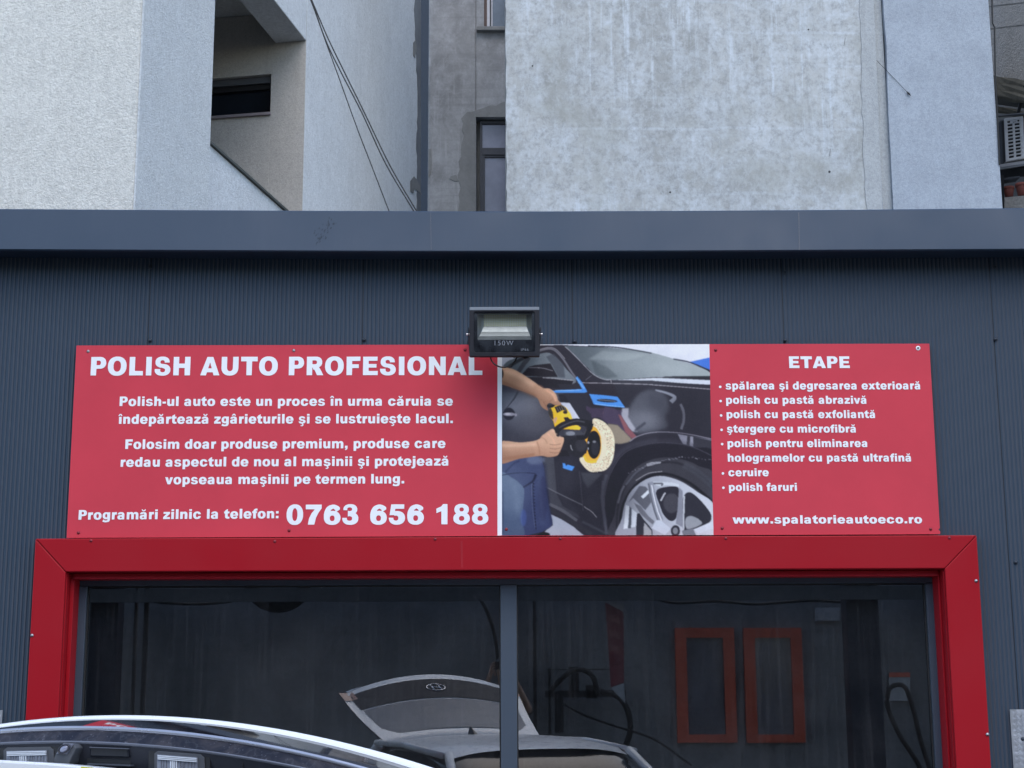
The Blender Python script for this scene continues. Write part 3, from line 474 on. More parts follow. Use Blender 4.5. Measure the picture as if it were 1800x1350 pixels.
# --- window
win = MB().box(iL, iR, YG-.03, YG+.03, iT-.028, iT).build('window', M['alu_frame'], wash, bevel=.002)
fl = P(147, 1150, YG-.03).x; fr_ = P(1634, 1150, YG-.03).x
m0, m1 = P(880, 1150, YG-.03).x, P(908.5, 1150, YG-.03).x
def wbar(x0, x1, z0, z1, nm, y0=YG-.03, y1=YG+.03): return MB().box(x0, x1, y0, y1, z0, z1).build(nm, M['alu_frame'], win, bevel=.002)
wbar(iL, fl, zi-.02, iT-.0285, 'frame_bar'); wbar(fr_, iR, zi-.02, iT-.0285, 'frame_bar'); wbar(fl+.001, fr_-.001, zi-.03, zi+.03, 'frame_bar')
wbar(m0, m1, zi+.031, iT-.0285, 'mullion', YG-.034, YG+.03)
for a, b in ((fl, m0), (m1, fr_)):
    MB().quad((a+.002, YG, zi+.03), (b-.002, YG, zi+.03), (b-.002, YG, iT-.03), (a+.002, YG, iT-.03)).build('pane', M['glass'], win)
    for (x0, x1, z0, z1) in ((a+.0005, a+.006, zi+.032, iT-.0295), (b-.006, b-.0005, zi+.032, iT-.0295), (a+.0065, b-.0065, iT-.036, iT-.0295)):
        MB().box(x0, x1, YG-.012, YG-.002, z0, z1).build('rubber_seal', M['rubber'], win)

# ================================================================== SIGN
YS = 6.968
sign = thing('advertising_sign', 'long red sign with white text and a car polishing photo above the window', 'sign', P(893, 943, YS))
sl_ = sign.location.copy()
def keep(o, parent=sign):
    o.parent = parent; o.matrix_parent_inverse = Matrix.Translation(-parent.location); return o
bp = [P(134.5, 607.3, YS), P(1633.5, 604, YS), P(1652.5, 938.8, YS), P(117, 945.5, YS)]
# slightly nibbled lower right corner
br_ = [P(1652, 928, YS), P(1649.5, 931, YS), P(1652.8, 934, YS), P(1652.5, 939, YS)]
keep(MB().prism([bp[0], bp[1]]+br_+[bp[3]], (0, .006, 0)).build('board', M['sign_red'], None))
YP = YS-.0008
dv = MB().prism([P(874.5, 606, YP), P(882.3, 606, YP), P(882.3, 941.2, YP), P(874.5, 941.4, YP)], (0, .0004, 0)); keep(dv.build('divider_stripe', M['sign_white'], None))
YT = YS-.0016
WHT = M['sign_white']
TEXT = [
 ("POLISH AUTO PROFESIONAL", 159, 848, 660, 659.2, 32.5),
 ("Polish-ul auto este un proces în urma căruia se", 210, 796, 713.7, 713, 16.6),
 ("îndepărtează zgârieturile şi se lustruieşte lacul.", 207.5, 796, 745, 743.8, 16.6),
 ("Folosim doar produse premium, produse care", 220, 783, 789.2, 787.4, 16.8),
 ("redau aspectul de nou al maşinii şi protejează", 211.8, 788, 820.6, 818.4, 16.8),
 ("vopseaua maşinii pe termen lung.", 290, 710.5, 851.3, 849.8, 16.8),
 ("Programări zilnic la telefon:", 137.8, 489.5, 913.6, 911, 17.0),
 ("0763 656 188", 503.2, 858.5, 922.3, 921.3, 35.2),
 ("ETAPE", 1387.5, 1494, 647, 647, 20.6),
 ("spălarea şi degresarea exterioară", 1275.6, 1617.6, 684.6, 684.4, 13.9),
 ("polish cu pastă abrazivă", 1276.5, 1523, 709.8, 709.7, 13.9),
 ("polish cu pastă exfoliantă", 1277.4, 1538.3, 735, 734.8, 13.9),
 ("ştergere cu microfibră", 1278, 1504.5, 760.5, 760.3, 13.9),
 ("polish pentru eliminarea", 1279, 1524.6, 786, 785.8, 13.9),
 ("hologramelor cu pastă ultrafină", 1279.5, 1601.5, 811.5, 811.2, 13.9),
 ("ceruire", 1280.5, 1351.5, 837.2, 837, 13.9),
 ("polish faruri", 1281.5, 1401, 863, 862.8, 13.9),
 ("www.spalatorieautoeco.ro", 1288, 1621, 920.4, 920, 14.6)]
for t_ in TEXT:
    for o in lettering(*t_[:6], YT, WHT, None): keep(o)
for px, py in ((1266, 680), (1266.7, 705), (1267.6, 730.2), (1268.5, 755.6), (1269.4, 780.6), (1270.8, 832.2), (1271.6, 857.4)):
    c_ = P(px, py, YT); keep(MB().cyl(c_, c_+Vector((0, .0006, 0)), .0062, 14).build('bullet_dot', WHT, None))
for px, py, mt in ((155, 617.5, 'steel'), (516.5, 616, 'steel'), (817.5, 615, 'screw_red'), (1258, 615.5, 'screw_red'), (138, 936.5, 'screw_red'), (508, 932.5, 'screw_red'), (890, 930.5, 'screw_red'), (1269.5, 928.5, 'screw_red'), (1636, 930, 'screw_red')):
    o = screw(P(px, py, YS-.0003), M[mt], None, .0058, .0045); keep(o)
gm = MB(); c_ = P(1613.8, 612, YS-.001)
for k in range(20):
    a0, a1 = 2*math.pi*k/20, 2*math.pi*(k+1)/20
    q = lambda a, r, y: c_+Vector((math.cos(a)*r, y, math.sin(a)*r))
    gm.quad(q(a0, .0055, -.003), q(a1, .0055, -.003), q(a1, .011, -.001), q(a0, .011, -.001))
    gm.quad(q(a0, .0055, -.003), q(a1, .0055, -.003), q(a1, .0045, .0012), q(a0, .0045, .0012))
keep(gm.build('grommet', M['sign_white'], None, smooth=True)); keep(MB().cyl(c_+Vector((0, .0006, 0)), c_+Vector((0, -.0002, 0)), .0045, 10).build('hole', M['black'], None))

# --- the printed photo: colours laid down one after the other on a fine grid of vertices
PX0, PX1, PY0, PY1, SS = 882, 1256, 603, 943, 2
gx = PX0+(np.arange((PX1-PX0)*SS)+.5)/SS; gy = PY0+(np.arange((PY1-PY0)*SS)+.5)/SS
GX, GY = np.meshgrid(gx, gy)
IMG = np.zeros(GX.shape+(3,)); IMG[:] = (46, 46, 58)
def Z(k, pts):
    ox, oy, s_ = {1: (880, 600, 7.5), 2: (1060, 600, 7.5), 3: (880, 770, 7.5), 4: (1060, 770, 7.5), 7: (870, 590, 3.75), 0: (0, 0, 1)}[k]
    return [(ox+p[0]/s_, oy+p[1]/s_)+tuple(x/s_ for x in p[2:]) for p in pts]
def blur(f, n):
    if n > 24:
        s_ = math.sqrt(n/2); fy = np.fft.fftfreq(f.shape[0])[:, None]; fx_ = np.fft.rfftfreq(f.shape[1])[None]
        return np.fft.irfft2(np.fft.rfft2(f)*np.exp(-2*(math.pi*s_)**2*(fy**2+fx_**2)), s=f.shape)
    for _ in range(n):
        f = (np.roll(f, 1, 0)+2*f+np.roll(f, -1, 0))/4; f = (np.roll(f, 1, 1)+2*f+np.roll(f, -1, 1))/4
    return f
def pmask(pts):
    m_ = np.zeros(GX.shape, bool); n = len(pts); j = n-1
    ys = [p[1] for p in pts]; r0 = max(0, int((min(ys)-PY0)*SS)-1); r1 = min(GX.shape[0], int((max(ys)-PY0)*SS)+2)
    if r1 <= r0: return m_
    gx_, gy_ = GX[r0:r1], GY[r0:r1]; s_ = m_[r0:r1]
    for i in range(n):
        xi, yi = pts[i][:2]; xj, yj = pts[j][:2]
        if yi != yj: s_ ^= ((yi > gy_) != (yj > gy_)) & (gx_ < (xj-xi)*(gy_-yi)/(yj-yi)+xi)
        j = i
    return m_
def lay(mask, col, soft=2, op=1.0, col2=None, grad=None):
    a = blur(mask.astype(float), soft)*op
    c_ = np.array(col, float)
    if col2 is not None:
        (x0, y0), (x1, y1) = grad; d = ((GX-x0)*(x1-x0)+(GY-y0)*(y1-y0))/((x1-x0)**2+(y1-y0)**2); d = np.clip(d, 0, 1)[..., None]
        c_ = c_*(1-d)+np.array(col2, float)*d
    IMG[:] = IMG*(1-a[..., None])+c_*a[..., None]
def poly(k, pts, col, soft=2, op=1.0, col2=None, grad=None):
    q = Z(k, pts)
    if len(q) > 4:
        pass
    lay(pmask(q), col, soft, op, col2, [Z(k, [g_])[0] for g_ in grad] if grad else None)
def curve_poly(k, pts, *a, **kw):
    n = len(pts); q = []
    for i in range(n):
        p0, p1, p2, p3 = [np.array(pts[(i+d) % n], float) for d in (-1, 0, 1, 2)]
        for t_ in (0, .25, .5, .75): q.append(tuple(.5*((2*p1)+(p2-p0)*t_+(2*p0-5*p1+4*p2-p3)*t_*t_+(3*p1-p0-3*p2+p3)*t_**3)))
    poly(k, q, *a, **kw)
def line(k, pts, wd, col, soft=2, op=1.0):
    q = [Vector((p[0], p[1])) for p in pts]; q = catmull(q, 6) if len(q) > 2 else q
    s_ = {0: 1, 7: 3.75}.get(k, 7.5); m_ = np.zeros(GX.shape, bool)
    n = len(q); L_, R_ = [], []
    for i in range(n):
        t_ = (q[min(i+1, n-1)]-q[max(i-1, 0)]).normalized(); nn = Vector((-t_.y, t_.x))
        w_ = wd if isinstance(wd, (int, float)) else wd[0]+(wd[1]-wd[0])*i/(n-1)
        L_.append(tuple(q[i]+nn*w_/2)); R_.append(tuple(q[i]-nn*w_/2))
    for i in range(n-1): m_ |= pmask(Z(k, [L_[i], L_[i+1], R_[i+1], R_[i]]))
    lay(m_, col, soft, op)
def oval(k, cx, cy, rx, ry, col, soft=2, op=1.0, rot=0):
    (cx, cy), = Z(k, [(cx, cy)]); s_ = {0: 1, 7: 3.75}.get(k, 7.5); rx /= s_; ry /= s_
    dx, dy = GX-cx, GY-cy; c_, s2 = math.cos(rot), math.sin(rot)
    lay(((dx*c_+dy*s2)/rx)**2+((-dx*s2+dy*c_)/ry)**2 < 1, col, soft, op)
DK = (40, 40, 51)
# background, windscreen, glasshouse
poly(0, [(882, 603), (1256, 603), (1256, 660), (882, 690)], (204, 216, 236))
poly(2, [(1140, 270), (1440, 205), (1440, 400), (1390, 372)], (64, 116, 218))
poly(0, [(882, 690), (882, 640), (905, 618), (940, 607), (985, 606), (1060, 610), (1120, 618), (1185, 631), (1256, 653), (1256, 943), (882, 943)], (44, 44, 56))
poly(0, [(882, 603), (948, 603), (940, 612), (915, 622), (898, 636), (882, 648)], (150, 165, 190))
curve_poly(1, [(860, 62), (1180, 72), (1500, 90), (1900, 130), (2290, 235), (2600, 330), (2745, 400), (2745, 462), (2150, 470), (1800, 490), (1480, 510), (1360, 500), (1240, 445), (1160, 360), (1000, 210), (900, 110)],
           (84, 97, 108), col2=(150, 166, 176), grad=((1000, 300), (2400, 330)))
poly(2, [(-160, 250), (60, 340), (200, 470), (60, 490), (-100, 440)], (70, 82, 92), 14, .7)
poly(2, [(0, 120), (600, 170), (300, 260), (-200, 240)], (160, 176, 184), 24, .4)
line(2, [(-200, 60), (200, 82), (640, 158)], 14, (40, 46, 60)); line(2, [(930, 232), (1140, 275), (1400, 380)], 16, (38, 44, 62))
curve_poly(1, [(30, 330), (120, 250), (330, 190), (500, 165), (640, 150), (760, 240), (880, 380), (990, 500), (940, 560), (600, 560), (300, 470), (30, 380)],
           (84, 98, 112), col2=(108, 122, 136), grad=((200, 300), (600, 200)))
poly(1, [(700, 160), (830, 310), (850, 480), (760, 470), (690, 330), (600, 200)], (70, 78, 92), 4, .7)
line(1, [(480, 130), (640, 95), (730, 130), (830, 240), (920, 380), (1005, 500)], 26, (104, 108, 122)); line(1, [(490, 112), (640, 78), (740, 112), (850, 230)], 8, (150, 155, 168))
line(1, [(300, 225), (180, 290), (90, 360)], 42, (42, 48, 58)); line(1, [(370, 210), (270, 350), (190, 470)], (62, 50), (60, 66, 78))
poly(1, [(265, 450), (370, 335), (450, 312), (655, 290), (700, 370), (755, 470), (600, 470)], (38, 38, 48))
poly(1, [(300, 470), (560, 470), (800, 500), (965, 518), (930, 590), (880, 625), (600, 612), (420, 540)], (36, 36, 46))
line(1, [(370, 345), (540, 350), (690, 388)], 9, (140, 145, 160)); line(1, [(555, 478), (700, 487), (800, 500), (965, 515)], 10, (165, 170, 185)); line(1, [(965, 520), (940, 580), (885, 625)], 9, (120, 124, 140))
# body side
poly(1, [(15, 560), (480, 640), (700, 670), (1140, 690), (1170, 850), (1140, 1000), (1100, 1360), (15, 1360)], (58, 60, 73))
poly(1, [(15, 680), (480, 660), (760, 690), (740, 760), (600, 800), (480, 790), (15, 790)], (66, 72, 84), 8)
oval(1, 220, 880, 330, 190, (122, 128, 143), 900, .95); oval(1, 420, 1060, 300, 170, (88, 92, 106), 700, .7); oval(1, 620, 720, 160, 60, (96, 102, 118), 200, .5)
poly(1, [(760, 700), (1160, 690), (1165, 800), (1000, 815), (790, 800)], (36, 36, 47), 4)
poly(1, [(770, 806), (1010, 812), (1110, 850), (1150, 900), (1195, 1020), (1230, 1040), (1100, 1060), (940, 1060), (880, 900)], (176, 188, 212), 3, col2=(196, 206, 226), grad=((800, 900), (1150, 950)))
line(1, [(1092, 760), (1075, 880), (1055, 1045)], 10, (52, 56, 64))
line(1, [(230, 655), (160, 780), (30, 940)], (26, 10), (64, 68, 80)); line(1, [(200, 760), (90, 880), (25, 925)], 7, (126, 130, 144))
oval(1, 110, 955, 78, 82, (44, 45, 58), 4); oval(1, 112, 960, 82, 24, (150, 150, 166), 3); oval(1, 95, 955, 40, 12, (196, 198, 210), 2); oval(1, 200, 968, 14, 20, (150, 150, 166), 2)
# fender and bonnet
poly(2, [(-600, 560), (1420, 640), (1430, 1290), (700, 1210), (300, 1340), (-100, 1340)], (44, 45, 57), 2)
poly(1, [(1000, 470), (1100, 520), (1500, 560), (1600, 900), (1190, 860), (1130, 640)], (41, 39, 50), 4)
poly(1, [(1128, 850), (1200, 880), (1390, 880), (1560, 905), (1700, 930), (1790, 1120), (1690, 1140), (1560, 1100), (1400, 1080), (1300, 1000), (1200, 1010), (1190, 960), (1128, 900)], (66, 58, 82), 3)
poly(1, [(1380, 870), (1500, 885), (1530, 960), (1450, 1010), (1340, 960)], (92, 76, 96), 8, .7)
curve_poly(2, [(380, 820), (470, 700), (600, 640), (760, 660), (850, 760), (880, 900), (830, 990), (850, 1130), (640, 1180), (420, 1190), (330, 1000)], (84, 90, 104), 60, .9); oval(2, 520, 1040, 240, 130, (112, 119, 134), 500, .9); oval(2, 700, 760, 120, 110, (66, 70, 84), 300, .6); oval(2, 980, 1000, 130, 180, (52, 53, 66), 300, .7)
poly(2, [(250, 880), (340, 880), (330, 1000), (460, 1190), (330, 1190), (240, 1020)], (168, 176, 194), 10, .85)
line(2, [(560, 1070), (480, 1130), (420, 1180)], 30, (60, 64, 78), 8, .8)
poly(2, [(20, 860), (150, 885), (230, 960), (290, 1060), (350, 1150), (440, 1250), (385, 1290), (280, 1200), (190, 1100), (60, 1080), (0, 1000)], (72, 64, 90), 3)
poly(2, [(200, 960), (240, 980), (340, 1140), (445, 1255), (390, 1290), (290, 1190)], (134, 88, 98), 4)
poly(2, [(60, 1085), (190, 1105), (290, 1200), (385, 1295), (330, 1330), (240, 1350), (150, 1350)], (138, 132, 120), 6)
line(2, [(690, 640), (840, 680), (945, 735), (895, 800)], (18, 60), (140, 150, 168), 4); line(2, [(1020, 825), (1062, 930), (1062, 1050), (1032, 1160)], 34, (120, 126, 142), 3)
poly(2, [(120, 512), (750, 480), (1420, 512), (1420, 572), (1000, 552), (700, 535)], (192, 206, 226)); poly(2, [(780, 478), (815, 460), (1420, 456), (1420, 486)], (46, 50, 60)); poly(2, [(120, 512), (700, 520), (1000, 548), (1420, 580), (1420, 620), (-60, 545)], (48, 50, 62))
line(2, [(-330, 545), (110, 555), (600, 570), (1000, 598), (1430, 632)], 10, (158, 160, 174)); line(1, [(850, 66), (1000, 210), (1180, 395), (1280, 470), (1380, 506), (1460, 506)], 9, (160, 165, 180)); line(1, [(1120, 510), (1200, 450)], 7, (110, 112, 126)); line(2, [(105, 505), (110, 560)], 8, (170, 170, 184))
# wheel arch
poly(2, [(980, 1220), (1440, 1300), (1440, 1440), (1080, 1400)], (140, 146, 166)); poly(2, [(1110, 1245), (1150, 1250), (1140, 1400), (1100, 1400)], (60, 62, 74)); poly(2, [(1190, 1255), (1440, 1310), (1440, 1450), (1190, 1420)], (52, 54, 66), 3)
line(4, [(60, 1330), (-10, 1000), (10, 700), (90, 420), (240, 180), (440, 80), (720, 30)], 60, (62, 64, 78), 60, .8)
curve_poly(4, [(70, 1330), (15, 1000), (25, 700), (100, 440), (250, 210), (450, 110), (720, 60), (1000, 72), (1200, 120), (1500, 260), (1500, 1400)], (32, 32, 43))
line(4, [(20, 900), (30, 700), (105, 450), (255, 220), (450, 115), (720, 62), (1000, 75), (1200, 125), (1440, 235)], 10, (70, 72, 86)); line(2, [(350, 1320), (440, 1258), (600, 1208), (780, 1194), (1000, 1206), (1200, 1238), (1430, 1288)], 12, (136, 138, 156))
line(4, [(-10, 560), (-60, 800), (-50, 1000), (0, 1330)], 40, (74, 78, 92), 5)
# tyre
curve_poly(4, [(150, 1400), (155, 1000), (205, 760), (300, 540), (430, 395), (580, 305), (740, 262), (900, 258), (1100, 298), (1260, 370), (1500, 540), (1500, 1400)], (58, 60, 71))
line(4, [(180, 1200), (190, 960), (250, 740), (350, 560), (480, 430), (640, 350), (800, 320), (980, 330), (1150, 400), (1300, 500), (1470, 650)], 26, (40, 41, 51), 6); line(4, [(225, 1250), (235, 1020), (300, 800), (430, 620), (590, 510), (760, 470), (950, 500), (1150, 600), (1330, 740), (1480, 880)], 34, (28, 28, 37), 5)
line(4, [(1060, 350), (1240, 450), (1440, 620)], 90, (66, 70, 82), 10, .8); line(4, [(430, 560), (600, 465), (780, 440)], 10, (150, 155, 166)); line(4, [(300, 620), (420, 470), (560, 370)], 26, (80, 84, 98), 4)
poly(4, [(570, 340), (640, 315), (770, 310), (760, 335), (690, 345), (650, 360), (580, 375)], (140, 146, 160))
rr_ = random.Random(3)
for q in range(26):
    t_ = q/25; x = 330+1100*t_; y = 460-210*math.sin(math.pi*min(1, t_*1.15)*.62)+(x-900)*.0002*(x-900)*.4*(x > 900)
    line(4, [(x, y), (x+rr_.uniform(10, 40), y+rr_.uniform(-10, 16))], rr_.uniform(6, 20), (120, 124, 138), 1, rr_.uniform(.3, .9))
line(4, [(200, 860), (235, 720), (280, 630)], 26, (96, 100, 114), 4)
# rim
curve_poly(4, [(240, 1400), (250, 1050), (320, 780), (450, 620), (600, 530), (750, 500), (900, 525), (1060, 590), (1250, 715), (1480, 910), (1480, 1400)], (146, 156, 174), col2=(182, 194, 212), grad=((500, 900), (1300, 900)))
poly(4, [(330, 850), (480, 630), (560, 640), (610, 700), (640, 840), (560, 950), (470, 860), (400, 790)], (92, 98, 112), 3); poly(4, [(500, 770), (600, 680), (615, 720), (530, 800)], (196, 210, 226))
curve_poly(4, [(700, 700), (830, 645), (990, 652), (1000, 800), (985, 980), (950, 1075), (880, 1090), (800, 1010), (745, 880)], (42, 43, 55)); oval(4, 905, 860, 110, 130, (66, 68, 80), 6); line(4, [(820, 720), (760, 830)], 22, (176, 184, 198), 3)
poly(4, [(650, 575), (900, 585), (1000, 610), (1000, 640), (830, 620), (760, 640), (700, 620)], (184, 198, 214), 3); line(4, [(660, 600), (780, 600), (770, 630)], 20, (90, 96, 110), 3)
curve_poly(4, [(1055, 790), (1130, 715), (1240, 780), (1405, 970), (1420, 1090), (1300, 1160), (1150, 1215), (1060, 1235), (1048, 1000)], (46, 48, 60)); curve_poly(4, [(1090, 1060), (1180, 1030), (1310, 1120), (1150, 1200), (1090, 1180)], (140, 150, 164), 4); line(4, [(1070, 760), (1062, 1000), (1060, 1220)], 24, (176, 188, 204), 3)
poly(4, [(400, 850), (500, 900), (600, 1030), (680, 1100), (640, 1160), (500, 1010)], (104, 110, 124), 3); line(4, [(390, 860), (480, 1010), (660, 1170)], 34, (150, 160, 176), 4)
poly(4, [(440, 1000), (480, 990), (540, 1080), (600, 1150), (650, 1210), (660, 1400), (440, 1400)], (46, 48, 60)); poly(4, [(540, 1110), (640, 1220), (650, 1400), (530, 1400)], (150, 158, 170), 4)
poly(4, [(300, 880), (350, 900), (330, 1190), (270, 1200)], (198, 212, 228), 3); poly(4, [(350, 900), (380, 930), (370, 1190), (330, 1190)], (76, 84, 98), 3); poly(4, [(380, 930), (450, 990), (430, 1170), (372, 1180)], (186, 200, 218), 3)
line(4, [(620, 580), (680, 860), (760, 1090)], 78, (132, 142, 160), 4); line(4, [(640, 620), (700, 900), (770, 1090)], 14, (206, 216, 232), 2); line(4, [(600, 600), (650, 860), (720, 1080)], 18, (92, 98, 112), 3)
poly(4, [(1000, 650), (1050, 700), (1048, 1180), (960, 1130), (985, 900)], (126, 134, 152), 3); poly(4, [(640, 1190), (700, 1085), (760, 1085), (900, 1200), (820, 1280)], (178, 192, 212)); poly(4, [(1200, 1200), (1440, 1100), (1480, 1180), (1260, 1260)], (186, 200, 220))
oval(4, 955, 1225, 60, 75, (50, 52, 64)); oval(4, 955, 1225, 34, 44, (120, 128, 142)); poly(4, [(1040, 1225), (1190, 1190), (1230, 1290), (1060, 1300)], (110, 118, 134), 3)
# sills, doors, floor
poly(3, [(700, 250), (980, 200), (1340, 430), (1330, 700), (1340, 900), (1420, 1290), (1100, 1290), (1060, 1050), (1000, 980), (800, 900), (740, 740), (705, 450)], (40, 41, 53), 4)
oval(3, 900, 500, 120, 240, (50, 52, 65), 400, .6); oval(3, 1200, 800, 90, 240, (54, 56, 69), 500, .6)
poly(3, [(560, 250), (702, 255), (740, 740), (600, 650)], (70, 74, 86), 3); poly(3, [(610, 640), (740, 740), (820, 900), (1010, 1010), (1050, 1060), (900, 1000), (650, 850)], (60, 63, 75), 3)
poly(3, [(1060, 455), (1340, 470), (1150, 660), (1085, 560)], (64, 68, 80), 8); line(3, [(1035, 440), (1060, 640), (1085, 960)], 12, (64, 66, 78))
line(3, [(605, 650), (820, 760), (1080, 885)], 14, (104, 108, 120)); line(3, [(1100, 905), (1200, 970), (1265, 1045)], 10, (176, 180, 192)); line(3, [(640, 870), (820, 960), (1010, 1090)], 40, (84, 88, 100), 3); line(3, [(640, 930), (820, 1040), (1200, 1270)], 50, (46, 48, 58), 3)
poly(3, [(540, 1290), (600, 1215), (690, 1150), (650, 1000), (800, 1070), (960, 1170), (1110, 1290)], (150, 162, 182), 3); line(3, [(1080, 1100), (1240, 1180), (1400, 1260)], 30, (58, 62, 74), 4)
line(3, [(1400, 480), (1345, 700), (1350, 900), (1400, 1270)], 40, (72, 76, 90), 5)
# tape
BL = (70, 140, 228)
poly(1, [(988, 485), (1012, 458), (1080, 550), (1130, 640), (1142, 668), (1110, 678), (720, 680), (660, 650), (1075, 628)], BL); line(1, [(720, 645), (900, 648), (1070, 640)], 10, (120, 176, 240)); line(1, [(1000, 480), (1100, 620)], 14, (110, 170, 240))
poly(0, [(1035.3, 692.5), (1060, 694.5), (1085.5, 697.5), (1099, 716.8), (1070, 714.5), (1044, 711)], BL); oval(0, 1067, 704.5, 18, 2.8, (36, 44, 62), rot=.06); line(0, [(1052, 702.8), (1066, 704), (1082, 705.6)], 1.0, (140, 150, 165)); line(0, [(1046, 710), (1070, 713), (1097, 715.6)], 1.2, (130, 182, 240))
poly(3, [(815, 330), (848, 335), (862, 370), (880, 350), (975, 378), (940, 434), (870, 415), (822, 395)], BL)
# jeans
curve_poly(3, [(-30, 330), (250, 262), (440, 238), (530, 290), (575, 400), (605, 700), (650, 950), (682, 1140), (570, 1225), (470, 1255), (-30, 1280)], (54, 64, 102), col2=(70, 82, 118), grad=((500, 800), (100, 300)))
oval(3, 460, 290, 120, 60, (98, 112, 144), 24, .8); oval(3, 560, 800, 60, 300, (44, 50, 84), 24, .7)
curve_poly(3, [(-30, 495), (150, 525), (265, 610), (312, 690), (300, 880), (285, 1100), (300, 1300), (-30, 1300)], (72, 90, 122), 3, col2=(96, 116, 146), grad=((150, 1100), (120, 560)))
line(3, [(0, 492), (180, 462), (350, 458), (465, 470)], 10, (36, 42, 70)); line(3, [(465, 480), (420, 570), (300, 650)], (34, 16), (30, 34, 58), 4); line(3, [(425, 540), (430, 760), (470, 1220)], 9, (36, 42, 70)); line(3, [(412, 600), (418, 900), (455, 1200)], 5, (96, 106, 136))
for q in range(16): oval(3, 432+q*2, 560+q*42, 12, 8, (34, 38, 64), 1)
line(3, [(60, 450), (170, 340), (250, 300)], 22, (44, 52, 86), 6, .7); oval(3, 300, 1050, 40, 110, (70, 92, 160), 12, .6); oval(3, 570, 1275, 80, 34, (24, 24, 32)); line(3, [(30, 700), (30, 1250)], 14, (50, 62, 92), 5, .8); oval(3, 75, 1195, 14, 12, (150, 140, 160), 1)
# machine
oval(7, 690, 745, 98, 152, (222, 215, 194), 2); curve_poly(7, [(645, 552), (700, 558), (752, 600), (786, 670), (783, 760), (742, 842), (690, 890), (635, 900), (590, 868), (557, 812), (600, 780), (640, 640)], (216, 209, 186))
for q in range(420):
    a = rr_.uniform(-1.8, 2.3); rr2 = rr_.uniform(.62, 1.0); x = 672+112*rr2*math.cos(a); y = 728+170*rr2*math.sin(a); an = rr_.uniform(0, 3.1); L_ = rr_.uniform(5, 10)
    line(7, [(x, y), (x+L_*math.cos(an), y+L_*math.sin(an))], rr_.uniform(3, 5), rr_.choice([(246, 241, 222), (240, 235, 214), (172, 163, 138), (190, 181, 156), (152, 143, 118)]), 1, .8)
oval(7, 640, 720, 62, 122, (232, 172, 60)); oval(7, 652, 720, 45, 92, (28, 28, 36)); oval(7, 660, 740, 26, 50, (44, 46, 56)); line(7, [(585, 790), (610, 830), (670, 830)], 14, (240, 190, 60)); oval(7, 616, 705, 6, 10, (150, 160, 176)); oval(7, 614, 745, 5, 9, (150, 160, 176)); oval(7, 655, 700, 12, 8, (120, 126, 140))
poly(1, [(640, 900), (690, 850), (780, 835), (860, 870), (925, 960), (960, 1060), (1060, 1140), (1040, 1170), (900, 1160), (760, 1160), (715, 1130), (695, 1050), (650, 990)], (228, 176, 36), col2=(246, 202, 60), grad=((700, 1100), (900, 950)))
poly(1, [(636, 900), (665, 880), (690, 940), (700, 1040), (655, 1000), (630, 950)], (60, 56, 52)); poly(1, [(712, 865), (785, 838), (855, 875), (880, 920), (820, 905), (745, 945)], (42, 40, 42))
for q in range(4): line(1, [(735+q*32, 862-q*4), (765+q*30, 925-q*6)], 8, (120, 116, 112), 1)
oval(1, 852, 935, 30, 22, (50, 46, 44)); poly(1, [(828, 1005), (885, 998), (935, 1050), (860, 1068)], (44, 42, 44)); poly(1, [(690, 1030), (740, 990), (750, 1020), (720, 1090)], (196, 160, 130), 2)
oval(1, 660, 838, 56, 38, (36, 36, 42)); oval(1, 655, 825, 36, 16, (60, 62, 70), 3)
poly(1, [(840, 1180), (1050, 1170), (1120, 1240), (1040, 1360), (840, 1360)], (66, 70, 82), 3); oval(1, 920, 1215, 60, 30, (150, 160, 176), 4, .7)
poly(3, [(800, -30), (1060, -30), (1130, 60), (1130, 200), (1000, 250), (880, 200), (820, 110)], (40, 41, 50)); oval(3, 1015, 120, 130, 132, (38, 39, 47)); oval(3, 1060, 90, 70, 90, (56, 58, 68), 12, .7); line(3, [(925, 90), (930, 130), (950, 165)], 12, (150, 156, 168)); poly(3, [(680, 160), (880, 160), (915, 240), (680, 245)], (34, 34, 42))
line(1, [(725, 1250), (745, 1165), (850, 1095), (990, 1062), (1130, 1080), (1200, 1100)], 88, (34, 35, 42)); line(1, [(1195, 1080), (1160, 1180), (1110, 1260), (1000, 1270)], 66, (32, 33, 40)); line(1, [(770, 1140), (880, 1085), (1000, 1050), (1110, 1066)], 14, (82, 86, 98), 4); line(1, [(1130, 1160), (1095, 1240)], 16, (64, 68, 80), 4)
# arms and hands
SK = (200, 164, 140); SKD = (140, 104, 86)
curve_poly(1, [(-40, 340), (120, 355), (280, 425), (430, 525), (560, 612), (650, 625), (725, 690), (755, 770), (800, 830), (730, 845), (650, 812), (608, 850), (625, 912), (540, 862), (478, 745), (330, 672), (150, 610), (-40, 530)], SK, col2=(158, 122, 102), grad=((320, 480), (250, 640)))
line(1, [(600, 640), (680, 700), (730, 790)], 24, (216, 172, 146), 6, .8); line(1, [(560, 790), (590, 840), (620, 900)], 12, SKD, 3); line(1, [(640, 800), (690, 760)], 10, SKD, 3, .7); line(1, [(60, 390), (250, 460), (440, 580)], 46, (222, 188, 164), 60, .8); line(1, [(490, 570), (545, 590), (570, 620)], 14, (120, 90, 76), 3, .7); oval(1, 15, 430, 22, 60, (40, 36, 40), 4)
curve_poly(0, [(878, 777), (915, 777.6), (944, 773.6), (955, 764), (970, 754), (975, 757), (979, 767), (990, 768.5), (991.5, 774), (988.5, 784), (984.5, 793), (979, 801), (965, 803.6), (949, 801.5), (913, 806.3), (878, 814)], SK, col2=(160, 122, 102), grad=((940, 775), (936, 808)))
line(0, [(962, 762), (972, 772), (976, 786)], 2.6, (216, 172, 146), 5, .7)
